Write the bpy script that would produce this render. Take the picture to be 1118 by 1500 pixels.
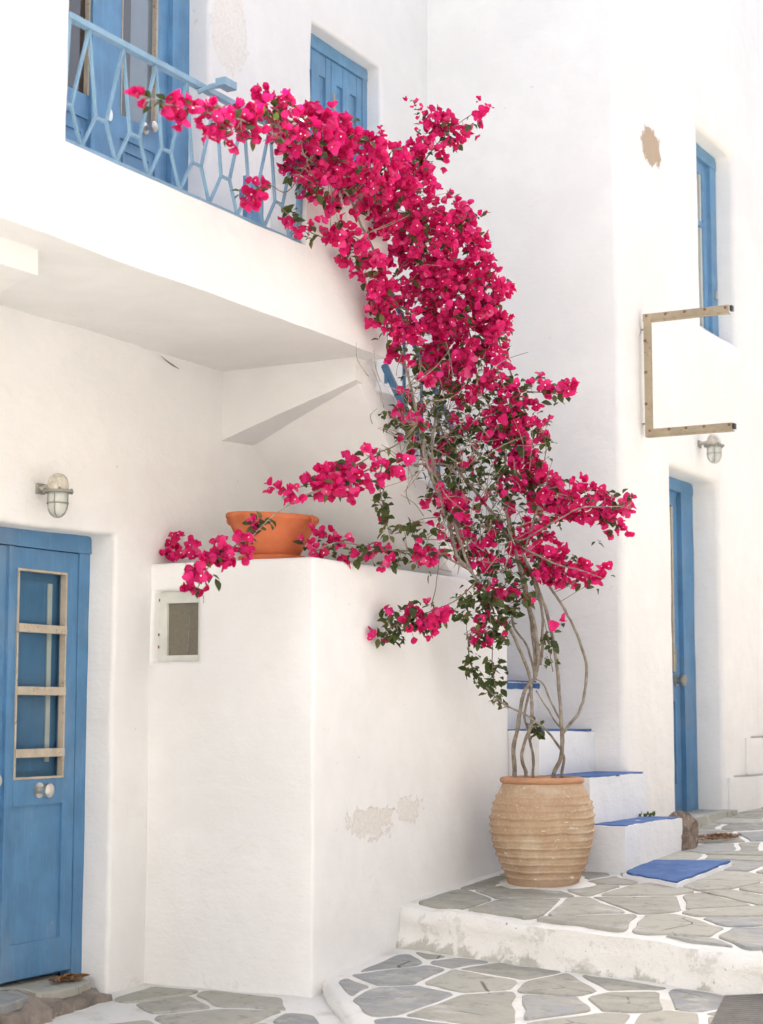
import bpy, bmesh, math, random
from mathutils import Vector, Matrix, noise
R = math.radians
random.seed(7)
S = bpy.context.scene
for o in list(bpy.data.objects): bpy.data.objects.remove(o)
C = S.collection

# ------------------------------------------------------------------ camera
FPX, EYE = 2600.0, 1.3
PITCH, YAW = math.atan(290 / FPX), math.atan(1426 / FPX)
cd = bpy.data.cameras.new('camera'); cam = bpy.data.objects.new('camera', cd); C.objects.link(cam)
cam.location = (0, 0, EYE); cam.rotation_euler = (R(90) + PITCH, 0, YAW)
cd.sensor_fit = 'HORIZONTAL'; cd.sensor_width = 36; cd.lens = 36 * FPX / 1118
cd.clip_end = 500; cd.clip_start = .05
cd.dof.use_dof = True; cd.dof.focus_distance = 9.0; cd.dof.aperture_fstop = 3.2
S.camera = cam

# ------------------------------------------------------------------ sky, sun, exposure
SUN_EL, SUN_AZ = R(48), R(341)          # azimuth measured from +Y clockwise
w = bpy.data.worlds.new('World'); S.world = w; w.use_nodes = True
nt = w.node_tree; nt.nodes.clear()
sky = nt.nodes.new('ShaderNodeTexSky'); sky.sky_type = 'NISHITA'; sky.sun_disc = False
sky.sun_elevation = SUN_EL; sky.sun_rotation = SUN_AZ
sky.air_density = 1.0; sky.dust_density = 5.0; sky.ozone_density = .3
bg = nt.nodes.new('ShaderNodeBackground'); bg.inputs[1].default_value = .15
wo = nt.nodes.new('ShaderNodeOutputWorld')
nt.links.new(sky.outputs[0], bg.inputs[0]); nt.links.new(bg.outputs[0], wo.inputs[0])
sd = bpy.data.lights.new('sun', 'SUN'); sun = bpy.data.objects.new('sun', sd); C.objects.link(sun)
sd.energy = 4.0; sd.angle = R(.53); sd.color = (1, .972, .94)
sdir = Vector((math.sin(SUN_AZ) * math.cos(SUN_EL), math.cos(SUN_AZ) * math.cos(SUN_EL), math.sin(SUN_EL)))
sun.rotation_euler = sdir.to_track_quat('Z', 'Y').to_euler(); sun.location = sdir * 30
vs = S.view_settings; vs.view_transform = 'Standard'; vs.look = 'None'; vs.gamma = 1; vs.exposure = 1.71
S.render.engine = 'CYCLES'
S.cycles.max_bounces = 6; S.cycles.diffuse_bounces = 4; S.cycles.transparent_max_bounces = 4
S.cycles.use_adaptive_sampling = True; S.cycles.adaptive_threshold = .03; S.cycles.use_denoising = True

# ------------------------------------------------------------------ helpers
def ray(u, v):
    xc, yc = (u - 559) / FPX, (750 - v) / FPX
    d = (xc, math.cos(PITCH) - yc * math.sin(PITCH), math.sin(PITCH) + yc * math.cos(PITCH))
    c, s = math.cos(YAW), math.sin(YAW)
    return Vector((c * d[0] - s * d[1], s * d[0] + c * d[1], d[2]))
def at(u, v, X=None, Y=None, Z=None, D=None):
    r = ray(u, v)
    t = X / r.x if X is not None else Y / r.y if Y is not None else (Z - EYE) / r.z if Z is not None else D
    return Vector((0, 0, EYE)) + r * t
OFF = {}
def link(o, parent=None):
    C.objects.link(o)
    if parent: o.parent = parent
    return o
def tag(o, label=None, cat=None, group=None, kind=None):
    if label: o['label'] = label
    if cat: o['category'] = cat
    if group: o['group'] = group
    if kind: o['kind'] = kind
    return o
def thing(name, loc, label, cat, group=None):
    o = bpy.data.objects.new(name, None); C.objects.link(o); o.location = loc; o.empty_display_size = .1
    OFF[o.name] = Vector(loc)
    return tag(o, label, cat, group)
def finish(name, bm, mat, parent=None, smooth=False, ang=40):
    bmesh.ops.recalc_face_normals(bm, faces=bm.faces)
    off = OFF.get(parent.name, Vector()) if parent else Vector()
    if off.length: bmesh.ops.translate(bm, verts=bm.verts, vec=-off)
    me = bpy.data.meshes.new(name); bm.to_mesh(me); bm.free()
    for m in (mat if isinstance(mat, (list, tuple)) else [mat]): me.materials.append(m)
    if smooth:
        me.polygons.foreach_set('use_smooth', [True] * len(me.polygons))
        me.set_sharp_from_angle(angle=R(ang))
    o = bpy.data.objects.new(name, me); link(o, parent)
    OFF[o.name] = off
    return o
def nz(p, s, seed=0.0):
    return noise.noise_vector(Vector(p) * s + Vector((seed, seed * 1.7, -seed)))
def rough(bm, step, amp, scale=1.6, amp2=None):
    """cut a mesh into small faces and make it hand-built: soft waves and lumps"""
    if step:
        for ax in range(3):
            lo = min(v.co[ax] for v in bm.verts); hi = max(v.co[ax] for v in bm.verts)
            n = int((hi - lo) / step)
            for i in range(1, n + 1):
                co = Vector(); co[ax] = lo + (hi - lo) * i / (n + 1); no = Vector(); no[ax] = 1
                bmesh.ops.bisect_plane(bm, geom=bm.verts[:] + bm.edges[:] + bm.faces[:], plane_co=co, plane_no=no, dist=1e-5)
    a2 = amp * .5 if amp2 is None else amp2
    for v in bm.verts:
        v.co += nz(v.co, scale) * amp + nz(v.co, scale * 4.3, 3.1) * a2
def bevel_sharp(bm, off, seg=3, ang=35):
    es = [e for e in bm.edges if len(e.link_faces) == 2 and e.calc_face_angle(0) > R(ang)]
    bmesh.ops.bevel(bm, geom=es, offset=off, segments=seg, affect='EDGES', profile=.5, clamp_overlap=True)
def add_box(bm, x0, x1, y0, y1, z0, z1):
    vs_ = [bm.verts.new((x, y, z)) for x in (x0, x1) for y in (y0, y1) for z in (z0, z1)]
    for f in ((0, 1, 3, 2), (4, 6, 7, 5), (0, 4, 5, 1), (2, 3, 7, 6), (0, 2, 6, 4), (1, 5, 7, 3)):
        bm.faces.new([vs_[i] for i in f])
def add_prism(bm, pts, axis, a0, a1):
    def mk(p, a):
        return {'X': (a, p[0], p[1]), 'Y': (p[0], a, p[1]), 'Z': (p[0], p[1], a)}[axis]
    A = [bm.verts.new(mk(p, a0)) for p in pts]; B = [bm.verts.new(mk(p, a1)) for p in pts]
    bm.faces.new(A); bm.faces.new(B)
    n = len(pts)
    for i in range(n): bm.faces.new((A[i], A[(i + 1) % n], B[(i + 1) % n], B[i]))
def add_tube(bm, pts, rad, n=8, cap=True):
    pts = [Vector(p) for p in pts]; rings = []
    if not isinstance(rad, (list, tuple)): rad = [rad] * len(pts)
    up = Vector((0.31, .2, .93))
    for i, p in enumerate(pts):
        t = (pts[min(i + 1, len(pts) - 1)] - pts[max(i - 1, 0)])
        if t.length < 1e-9: t = Vector((0, 0, 1))
        t.normalize()
        a = t.cross(up)
        if a.length < .05: a = t.cross(Vector((1, 0, 0)))
        a.normalize(); b = t.cross(a)
        rings.append([bm.verts.new(p + (a * math.cos(2 * math.pi * k / n) + b * math.sin(2 * math.pi * k / n)) * rad[i]) for k in range(n)])
    for i in range(len(rings) - 1):
        for k in range(n):
            bm.faces.new((rings[i][k], rings[i][(k + 1) % n], rings[i + 1][(k + 1) % n], rings[i + 1][k]))
    if cap:
        bm.faces.new(rings[0]); bm.faces.new(rings[-1])
def add_lathe(bm, prof, n=32, M=Matrix(), wob=0.0, seed=0):
    rings = []
    for (r, z) in prof:
        ring = []
        for k in range(n):
            a = 2 * math.pi * k / n
            rr = r * (1 + wob * noise.noise(Vector((math.cos(a) * 1.1 + seed, math.sin(a) * 1.1, z * 4))))
            ring.append(bm.verts.new(M @ Vector((rr * math.cos(a), rr * math.sin(a), z))))
        rings.append(ring)
    for i in range(len(rings) - 1):
        for k in range(n):
            bm.faces.new((rings[i][k], rings[i][(k + 1) % n], rings[i + 1][(k + 1) % n], rings[i + 1][k]))
    if prof[0][0] > 1e-4: bm.faces.new(rings[0])
    if prof[-1][0] > 1e-4: bm.faces.new(rings[-1])
    bmesh.ops.remove_doubles(bm, verts=bm.verts, dist=1e-6)
def BX(name, b, mat, parent, bev=.003, seg=2, wob=0.0):
    bm = bmesh.new(); add_box(bm, *b)
    if bev: bevel_sharp(bm, bev, seg)
    if wob: rough(bm, .15, wob, 2.2)
    return finish(name, bm, mat, parent, smooth=bool(bev))
def smooth_path(pts, sub=6):
    pts = [Vector(p) for p in pts]; out = []
    for i in range(len(pts) - 1):
        p0, p1, p2, p3 = pts[max(i - 1, 0)], pts[i], pts[i + 1], pts[min(i + 2, len(pts) - 1)]
        for k in range(sub):
            t = k / sub
            out.append(.5 * ((2 * p1) + (p2 - p0) * t + (2 * p0 - 5 * p1 + 4 * p2 - p3) * t * t + (3 * p1 - p0 - 3 * p2 + p3) * t ** 3))
    out.append(pts[-1]); return out

# ------------------------------------------------------------------ materials
class NT:
    def __init__(s, name):
        s.m = bpy.data.materials.new(name); s.m.use_nodes = True; s.t = s.m.node_tree
        s.b = s.t.nodes['Principled BSDF']; s.out = s.t.nodes['Material Output']
    def n(s, typ, **k):
        nd = s.t.nodes.new(typ)
        for a, v in k.items():
            if a.startswith('i_'):
                key = a[2:]; key = int(key) if key.isdigit() else key.replace('_', ' ')
                if hasattr(v, 'links') or isinstance(v, bpy.types.NodeSocket): s.t.links.new(v, nd.inputs[key])
                else: nd.inputs[key].default_value = v
            else: setattr(nd, a, v)
        return nd
    def l(s, a, b): s.t.links.new(a, b)
    def pos(s): return s.n('ShaderNodeNewGeometry').outputs['Position']
    def objco(s): return s.n('ShaderNodeTexCoord').outputs['Object']
    def noise(s, co, scale, detail=4, rough_=.55, dist=0):
        nd = s.n('ShaderNodeTexNoise'); nd.inputs['Scale'].default_value = scale; nd.inputs['Detail'].default_value = detail
        nd.inputs['Roughness'].default_value = rough_; nd.inputs['Distortion'].default_value = dist
        s.l(co, nd.inputs['Vector']); return nd.outputs['Fac']
    def scale(s, co, v):
        nd = s.n('ShaderNodeMapping'); nd.inputs['Scale'].default_value = v; s.l(co, nd.inputs['Vector']); return nd.outputs[0]
    def ramp(s, fac, lo, hi, a=0.0, b=1.0):
        nd = s.n('ShaderNodeMapRange', interpolation_type='SMOOTHSTEP'); s.l(fac, nd.inputs['Value'])
        for i, v in zip((1, 2, 3, 4), (lo, hi, a, b)): nd.inputs[i].default_value = v
        return nd.outputs[0]
    def mix(s, fac, a, b):
        nd = s.n('ShaderNodeMix', data_type='RGBA')
        for key, v in ((0, fac), (6, a), (7, b)):
            if isinstance(v, bpy.types.NodeSocket): s.l(v, nd.inputs[key])
            else: nd.inputs[key].default_value = v if key == 0 else (*v, 1)
        return nd.outputs[2]
    def math(s, op, a, b=0.0):
        nd = s.n('ShaderNodeMath', operation=op)
        for i, v in enumerate((a, b)):
            if isinstance(v, bpy.types.NodeSocket): s.l(v, nd.inputs[i])
            else: nd.inputs[i].default_value = v
        return nd.outputs[0]
    def bump(s, h, strength, dist=.01, prev=None):
        nd = s.n('ShaderNodeBump'); nd.inputs['Strength'].default_value = strength; nd.inputs['Distance'].default_value = dist
        s.l(h, nd.inputs['Height'])
        if prev: s.l(prev, nd.inputs['Normal'])
        return nd.outputs[0]
    def done(s, col, roughness=.8, normal=None, metal=0, spec=.3):
        if isinstance(col, bpy.types.NodeSocket): s.l(col, s.b.inputs['Base Color'])
        else: s.b.inputs['Base Color'].default_value = (*col, 1)
        if isinstance(roughness, bpy.types.NodeSocket): s.l(roughness, s.b.inputs['Roughness'])
        else: s.b.inputs['Roughness'].default_value = roughness
        s.b.inputs['Metallic'].default_value = metal; s.b.inputs['Specular IOR Level'].default_value = spec
        if normal: s.l(normal, s.b.inputs['Normal'])
        return s.m

WHITE = (.79, .782, .765)
def plaster(name, patches=(), flecks=.5, base=WHITE, lump=1.0, cool=False):
    """lime wash; patches = (centre, radii, colour, threshold) where the wash has flaked off"""
    k = NT(name); P = k.pos()
    n1 = k.noise(P, 1.3, 3, .6); n2 = k.noise(P, 9, 3, .6); n3 = k.noise(P, 70, 1, .6)
    col = k.mix(k.ramp(n1, .3, .7), tuple(c * .95 for c in base), tuple(min(1, c * 1.03) for c in base))
    col = k.mix(k.ramp(n2, .35, .75, 0, .5), col, tuple(c * d for c, d in zip(base, (.955, .95, .94))))
    if cool: col = k.mix(k.math('MULTIPLY', k.ramp(k.noise(P, 1.7, 5, .75), .48, .62), .35), col, (.70, .715, .75))
    # small flecks of dirt and chips
    fl = k.noise(k.scale(P, (1, 1, 1.6)), 23, 2, .5)
    gate = k.ramp(k.noise(P, 2.1, 3), .52, .66)
    fm = k.math('MULTIPLY', k.ramp(fl, .735, .775), gate)
    col = k.mix(k.math('MULTIPLY', fm, flecks), col, (.42, .36, .29))
    ck = k.n('ShaderNodeTexVoronoi', feature='DISTANCE_TO_EDGE'); ck.inputs['Scale'].default_value = .75
    wv = k.n('ShaderNodeVectorMath', operation='MULTIPLY_ADD'); k.l(k.n('ShaderNodeTexNoise', i_Vector=P, i_Scale=4.0).outputs['Color'], wv.inputs[0]); wv.inputs[1].default_value = (.3, .3, .3); k.l(P, wv.inputs[2])
    k.l(wv.outputs[0], ck.inputs['Vector'])
    cmask = k.math('MULTIPLY', k.ramp(ck.outputs['Distance'], .001, .004, 1, 0), k.ramp(k.noise(P, 1.1, 2), .56, .64))
    col = k.mix(k.math('MULTIPLY', cmask, .07), col, (.50, .46, .41))
    zc = k.n('ShaderNodeSeparateXYZ'); k.l(P, zc.inputs[0])
    spl = k.ramp(k.math('ADD', zc.outputs[2], k.math('MULTIPLY', k.math('SUBTRACT', k.noise(P, 9, 5, .7), .5), .9)), -.16, .02, 1, 0)
    col = k.mix(k.math('MULTIPLY', spl, .35), col, (.52, .46, .38))
    streak = k.noise(k.scale(P, (5, 5, 22)), 1.0, 2, .6)
    hh = k.math('ADD', k.math('MULTIPLY', n1, .020 * lump), k.math('MULTIPLY', n2, .007 * lump))
    hh = k.math('ADD', hh, k.math('ADD', k.math('MULTIPLY', n3, .0012), k.math('MULTIPLY', streak, .0022 * lump)))
    for (c, rad, pc, thr) in patches:
        d = k.n('ShaderNodeVectorMath', operation='SUBTRACT'); k.l(P, d.inputs[0]); d.inputs[1].default_value = c
        e = k.n('ShaderNodeVectorMath', operation='DIVIDE'); k.l(d.outputs[0], e.inputs[0]); e.inputs[1].default_value = rad
        ln = k.n('ShaderNodeVectorMath', operation='LENGTH'); k.l(e.outputs[0], ln.inputs[0])
        wob = k.math('MULTIPLY', k.math('SUBTRACT', k.noise(P, 14, 4, .65), .5), thr)
        m = k.ramp(k.math('ADD', ln.outputs['Value'], wob), .93, 1.03, 1, 0)
        pcol = k.mix(n3, tuple(c_ * .85 for c_ in pc), tuple(c_ * 1.12 for c_ in pc))
        col = k.mix(m, col, pcol)
        hh = k.math('SUBTRACT', hh, k.math('MULTIPLY', m, .003))
    return k.done(col, .92, k.bump(hh, 1.0, 1.0), spec=.15)

def painted_blue(name, c, wear=.3, vertical=True):
    k = NT(name); P = k.pos()
    g = k.noise(k.scale(P, (30, 30, 2.2) if vertical else (3, 3, 30)), 2.0, 4, .6)
    n = k.noise(P, 6, 4)
    col = k.mix(k.ramp(n, .3, .7), tuple(x * .88 for x in c), tuple(min(1, x * 1.1) for x in c))
    col = k.mix(k.ramp(g, .5, .75, 0, .4), col, tuple(min(1, x * 1.25 + .04) for x in c))
    col = k.mix(k.ramp(k.noise(k.scale(P, (1, 1, .5)), 2.3, 5, .7), .48, .70, 0, .45), col, tuple(x * .55 + .16 for x in c))
    chip = k.math('MULTIPLY', k.ramp(k.noise(P, 45, 3, .6), .68, .72), k.ramp(k.noise(P, 5, 2), .5, .65))
    col = k.mix(k.math('MULTIPLY', chip, wear), col, (.45, .42, .36))
    b = k.bump(g, .25, .003); b = k.bump(k.noise(P, 90, 2), .1, .002, b)
    return k.done(col, .5, b, spec=.35)

M = {}
M['blue'] = painted_blue('blue_paint', (.085, .215, .385))
M['blue_pale'] = painted_blue('pale_blue_paint', (.125, .28, .455), .3)  # a paler blue for the balcony door, shutters and upper windows
M['blue_iron'] = painted_blue('blue_painted_iron', (.20, .345, .465), .9)
def mk_tread():
    k = NT('cobalt_step_paint'); P = k.pos()
    col = k.mix(k.ramp(k.noise(P, 5, 5, .65), .3, .7), (.045, .105, .26), (.075, .15, .33))
    chip = k.ramp(k.noise(P, 28, 4, .65), .69, .73)
    col = k.mix(k.ramp(k.noise(P, 9, 5, .7), .50, .78, 0, .5), col, (.20, .25, .42))
    col = k.mix(k.math('MULTIPLY', chip, .6), col, (.45, .46, .5))
    return k.done(col, .8, k.bump(k.noise(P, 40, 4), .35, .006), spec=.2)
M['tread'] = mk_tread()
def simple(name, c, rough_=.6, metal=0, var=.12, sc=12, bump=.15, spec=.35, dark=None):
    k = NT(name); P = k.pos(); n = k.noise(P, sc, 5, .6)
    col = k.mix(k.ramp(n, .3, .7), tuple(x * (1 - var) for x in c), tuple(min(1, x * (1 + var)) for x in c))
    if dark: col = k.mix(k.ramp(k.noise(P, sc * 2.7, 4, .65), .58, .7), col, dark)
    return k.done(col, rough_, k.bump(n, bump, .004), metal, spec)
M['putty'] = simple('weathered_beige_putty', (.47, .41, .32), .8, dark=(.30, .22, .14))
M['white_wood'] = simple('off_white_painted_wood', (.62, .63, .58), .6, var=.06)
M['brass'] = simple('tarnished_brass', (.56, .52, .44), .45, .35, var=.25, sc=30, dark=(.30, .31, .28))
M['steel'] = simple('brushed_steel', (.62, .60, .56), .3, .9, var=.05)
M['iron'] = simple('old_iron', (.30, .30, .27), .6, .4, dark=(.22, .14, .08))
M['bracket'] = simple('beige_painted_angle_iron', (.40, .33, .225), .6, .1, var=.1, dark=(.28, .20, .13))
M['rust'] = simple('rust', (.20, .11, .055), .8)
M['black'] = simple('black_rubber', (.03, .03, .03), .6)
M['soil'] = simple('dry_soil', (.10, .07, .045), .95, var=.3, sc=60, bump=.8)
M['litter'] = simple('dry_leaf_litter', (.24, .12, .05), .9, var=.5, sc=60, bump=.8)
M['rock'] = simple('brown_rock', (.20, .155, .12), .9, var=.35, sc=18, bump=.8, dark=(.48, .45, .41))
M['sillrock'] = simple('brown_grey_sill_stone', (.23, .195, .165), .9, var=.3, sc=7, bump=.6, dark=(.34, .32, .27))
def mk_glass(name, c=(.05, .06, .055), r=.06):
    k = NT(name); return k.done(c, r, k.bump(k.noise(k.pos(), 3, 2), .05, .01), 0, .6)
M['glass'] = mk_glass('window_glass', (.075, .10, .115))
def mk_clear():
    k = NT('clear_glass'); k.b.inputs['Transmission Weight'].default_value = 1; k.b.inputs['IOR'].default_value = 1.1
    return k.done((.9, .95, .95), .02, None, 0, .5)
M['clear'] = mk_clear()
M['dark_glass'] = mk_glass('glass_with_tinted_reflection', (.05, .038, .028), .03)  # brown of the mirrored building tinted into the base colour
M['curtain_glass'] = mk_glass('glass_over_grey_curtain', (.17, .205, .225), .05)
def mk_lampglass():
    k = NT('ribbed_lamp_glass'); k.b.inputs['Transmission Weight'].default_value = .35; k.b.inputs['IOR'].default_value = 1.3
    return k.done((.72, .74, .68), .25, None, 0, .5)
M['lampglass'] = mk_lampglass()
def mk_pane_brown():
    k = NT('dusty_brown_pane'); P = k.pos()
    col = k.mix(k.noise(P, 60, 3), (.13, .115, .085), (.22, .20, .155))
    return k.done(col, .35, None, 0, .4)
M['pane_brown'] = mk_pane_brown()
def mk_terracotta():
    k = NT('orange_terracotta'); P = k.pos()
    lines = k.noise(k.scale(P, (3, 3, 110)), 1, 3, .6)
    n = k.noise(P, 8, 5, .6)
    col = k.mix(k.ramp(n, .3, .7), (.50, .135, .055), (.62, .19, .08))
    col = k.mix(k.ramp(lines, .55, .75, 0, .4), col, (.46, .13, .05))
    return k.done(col, .75, k.bump(lines, .3, .004), spec=.2)
M['terracotta'] = mk_terracotta()
def mk_pot():
    k = NT('sandy_weathered_clay'); P = k.objco()
    n = k.noise(P, 3.2, 6, .65); n2 = k.noise(k.scale(P, (1, 1, 5)), 5, 5, .7); n3 = k.noise(P, 90, 3)
    col = k.mix(k.ramp(n, .32, .68), (.40, .265, .165), (.50, .375, .25))
    col = k.mix(k.ramp(n2, .5, .78, 0, .7), col, (.37, .225, .13))
    col = k.mix(k.ramp(n3, .40, .8, 0, .5), col, (.56, .46, .345))
    col = k.mix(k.ramp(k.noise(P, 6.5, 6, .75), .50, .68, 0, .55), col, (.56, .475, .37))
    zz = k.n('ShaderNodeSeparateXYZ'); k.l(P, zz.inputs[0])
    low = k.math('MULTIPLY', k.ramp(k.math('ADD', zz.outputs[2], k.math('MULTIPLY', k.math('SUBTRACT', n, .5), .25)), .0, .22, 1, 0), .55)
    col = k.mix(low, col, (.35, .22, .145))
    wh = k.ramp(k.noise(k.scale(P, (1, 1, 3.4)), 17, 3, .5), .665, .70)
    col = k.mix(k.math('MULTIPLY', wh, .8), col, (.72, .69, .62))
    return k.done(col, .85, k.bump(n3, .3, .003, k.bump(n2, .25, .006)), spec=.15)
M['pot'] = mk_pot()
M['pot_rim'] = simple('orange_clay_rim', (.45, .235, .13), .8, var=.12, sc=14)
def mk_stone():
    k = NT('grey_slate_paving'); P = k.pos(); oi = k.n('ShaderNodeObjectInfo').outputs['Random']
    lay = k.noise(k.scale(P, (2.2, 5, 1)), 2.4, 6, .65, .4); n = k.noise(P, 11, 5, .7); f = k.noise(P, 85, 3)
    a = k.mix(oi, (.23, .235, .20), (.42, .415, .355))
    blue = k.math('FRACT', k.math('MULTIPLY', oi, 7.3))
    a = k.mix(k.ramp(blue, .72, .78, 0, .7), a, (.255, .275, .30))
    col = k.mix(k.ramp(lay, .40, .62, 0, .65), a, (.385, .37, .315))
    col = k.mix(k.ramp(n, .50, .70, 0, .6), col, (.20, .20, .175))
    crk = k.n('ShaderNodeTexVoronoi', feature='DISTANCE_TO_EDGE'); crk.inputs['Scale'].default_value = 1.9
    k.l(k.scale(P, (1, 2.6, 1)), crk.inputs['Vector'])
    sm = k.math('MULTIPLY', k.ramp(k.noise(k.scale(P, (1, 1.6, 1)), 4.2, 5, .7), .56, .70), .5)
    col = k.mix(sm, col, (.56, .555, .53))
    cm = k.math('MULTIPLY', k.ramp(crk.outputs['Distance'], .004, .014, 1, 0), k.ramp(k.noise(P, 3.1, 3), .52, .6))
    col = k.mix(k.math('MULTIPLY', cm, .8), col, (.06, .06, .05))
    col = k.mix(k.ramp(f, .6, .8, 0, .35), col, (.42, .41, .38))
    edge = k.math('MULTIPLY', k.ramp(k.noise(P, 6, 4, .6), .6, .68), .5)
    col = k.mix(edge, col, (.37, .33, .26))
    b = k.bump(lay, .5, .012); b = k.bump(n, .35, .006, b); b = k.bump(f, .2, .002, b)
    return k.done(col, .75, b, spec=.25)
M['stone'] = mk_stone()
def mk_grout():
    k = NT('white_washed_mortar'); P = k.pos()
    n = k.noise(P, 4, 5, .65); n2 = k.noise(P, 22, 4, .65)
    col = k.mix(k.ramp(n, .52, .68, 0, .55), (.71, .70, .66), (.47, .455, .40))
    col = k.mix(k.ramp(n2, .66, .76, 0, .6), col, (.40, .37, .31))
    return k.done(col, .95, k.bump(n2, .6, .01, k.bump(n, .5, .03)), spec=.1)
M['grout'] = mk_grout()
def mk_kerb():
    k = NT('kerb_whitewash'); P = k.pos()
    n = k.noise(P, 5, 5, .7); n2 = k.noise(P, 26, 4, .7)
    m = k.ramp(k.math('ADD', k.math('MULTIPLY', n, .7), k.math('MULTIPLY', n2, .3)), .53, .60)
    at_ = k.n('ShaderNodeAttribute', attribute_name='low').outputs['Fac']
    ml = k.ramp(k.math('ADD', k.math('MULTIPLY', at_, .55), k.math('MULTIPLY', k.math('SUBTRACT', k.noise(k.scale(P, (1, 1, .6)), 7, 5, .7), .5), 1.1)), .38, .50)
    col = k.mix(k.math('MULTIPLY', m, .38), (.77, .755, .715), (.42, .40, .345))
    col = k.mix(k.math('MULTIPLY', ml, .8), col, k.mix(n2, (.30, .30, .25), (.50, .49, .43)))
    ch = k.ramp(k.noise(P, 48, 2, .5), .71, .75)
    col = k.mix(k.math('MULTIPLY', ch, .8), col, (.26, .20, .15))
    return k.done(col, .95, k.bump(n2, .7, .012, k.bump(n, .6, .03)), spec=.1)
M['kerb'] = mk_kerb()
M['ground'] = simple('pale_ground', (.46, .43, .385), .95, sc=2)
M['drain'] = simple('dark_grey_grooved_stone', (.155, .15, .14), .8, sc=20)
def mk_leafy(name, a, b, trans, rough_=.5, tr=.35, faded=None):
    k = NT(name); rnd = k.n('ShaderNodeNewGeometry').outputs['Random Per Island']
    oi = k.n('ShaderNodeObjectInfo').outputs['Random']
    r = k.math('FRACT', k.math('ADD', rnd, oi))
    col = k.mix(r, a, b)
    if faded: col = k.mix(k.ramp(k.math('FRACT', k.math('MULTIPLY', r, 17.31)), .86, .97, 0, .65), col, faded)
    k.l(col, k.b.inputs['Base Color']); k.b.inputs['Roughness'].default_value = rough_; k.b.inputs['Specular IOR Level'].default_value = .25
    t = k.n('ShaderNodeBsdfTranslucent'); t.inputs[0].default_value = (*trans, 1)
    ms = k.n('ShaderNodeMixShader'); ms.inputs[0].default_value = tr
    k.l(k.b.outputs[0], ms.inputs[1]); k.l(t.outputs[0], ms.inputs[2]); k.l(ms.outputs[0], k.out.inputs[0])
    return k.m
M['bract'] = mk_leafy('magenta_bract', (.47, .004, .080), (.84, .040, .26), (.82, .008, .16), .55, .36, (.80, .17, .36))
M['floret'] = simple('cream_floret', (.82, .80, .66), .7)
M['leaf'] = mk_leafy('green_leaf', (.028, .045, .014), (.075, .10, .028), (.12, .17, .03), .42, .25)
M['leaf_young'] = mk_leafy('olive_young_leaf', (.10, .115, .035), (.16, .13, .05), (.20, .20, .05), .5, .3)
def mk_bark():
    k = NT('grey_bark'); P = k.pos(); n = k.noise(P, 25, 5, .65); n2 = k.noise(k.scale(P, (40, 40, 6)), 2, 4)
    col = k.mix(k.ramp(n, .3, .7), (.155, .125, .098), (.32, .28, .23))
    return k.done(col, .85, k.bump(n2, .6, .004), spec=.2)
M['bark'] = mk_bark()
M['twig'] = simple('young_brown_twig', (.19, .14, .085), .7, var=.3, sc=8)
M['twig_pale'] = simple('dry_grey_brown_twig', (.29, .245, .19), .8, var=.35, sc=6)

# ------------------------------------------------------------------ main planes of the place
XL, XB, XR = -5.18, -4.246, -3.857     # house wall, block side and balcony face, right-hand house wall
YF, YB = 7.085, 10.07                  # block front, back wall
ZS, ZT = 3.08, 3.47                    # balcony underside and top of its solid edge
def g0(x, y): return .05 * (y - 7.085)
def kerbY(x): return 7.93 - .215 * (x - XB) - .012 * math.sin(x * 5)
def g1(x, y): return .135 - .09 * (kerbY(x) - y) - .02 * (x - XB)
def g2(x, y): return .345 - .025 * (x - XB) * max(0, 1 - (y - 7.5) / 2) + .06 * (y - 8.03)

# ------------------------------------------------------------------ ground and paving
bm = bmesh.new(); add_box(bm, -60, 60, -60, 60, -1.2, -.6)
tag(finish('ground', bm, M['ground']), kind='structure')

def sheet(name, inside, g, x0, x1, y0, y1, step, mat, thick=.5, wob=.006, drop=.2):
    """a mortar bed: grid over a region, snapped to its edge, with a skirt downwards"""
    bm = bmesh.new(); grid = {}; lay = bm.verts.layers.float.new('low')
    nx, ny = int((x1 - x0) / step), int((y1 - y0) / step)
    lo, hi = inside
    for i in range(nx + 1):
        x = x0 + (x1 - x0) * i / nx
        a, b = lo(x), hi(x)
        for j in range(ny + 1):
            y = a + (b - a) * j / ny
            z = g(x, y) + noise.noise(Vector((x * 3, y * 3, 5))) * wob
            if j == 0: z -= .012 + .012 * noise.noise(Vector((x * 7, 2, 1)))
            grid[i, j] = bm.verts.new((x, y, z))
    for i in range(nx):
        for j in range(ny):
            bm.faces.new((grid[i, j], grid[i + 1, j], grid[i + 1, j + 1], grid[i, j + 1]))
    prev = [grid[i, 0] for i in range(nx + 1)]; nr = 8
    for r in range(1, nr + 1):
        t = r / nr; row = []
        for i in range(nx + 1):
            v = grid[i, 0].co; q = Vector((v.x * 5, t * 2.2, 3.0 + thick))
            out_ = .010 + .018 * t + .05 * max(0, t - .62) + .024 * noise.noise(q) + .016 * noise.noise(q * 3.1) + .006 * noise.noise(q * 9)
            nv = bm.verts.new((v.x, v.y - out_, v.z - .012 - drop * t)); nv[lay] = t; row.append(nv)
        for i in range(nx):
            f = bm.faces.new((row[i], row[i + 1], prev[i + 1], prev[i])); f.material_index = 1
        prev = row
    low = [bm.verts.new((v.co.x, v.co.y, v.co.z - thick)) for v in prev]
    for v in low: v[lay] = 1
    for i in range(nx):
        f = bm.faces.new((low[i], low[i + 1], prev[i + 1], prev[i])); f.material_index = 1
    o = finish(name, bm, mat, smooth=True, ang=60)
    return tag(o, kind='structure')
def l1front(x): return max(2.0, 7.16 - 1.12 * (x - XB) + .03 * math.sin(x * 7)) if x < -3.2 else max(2.0, 5.99 - 1.12 * (x + 3.2))
PX1 = 1.6
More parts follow.
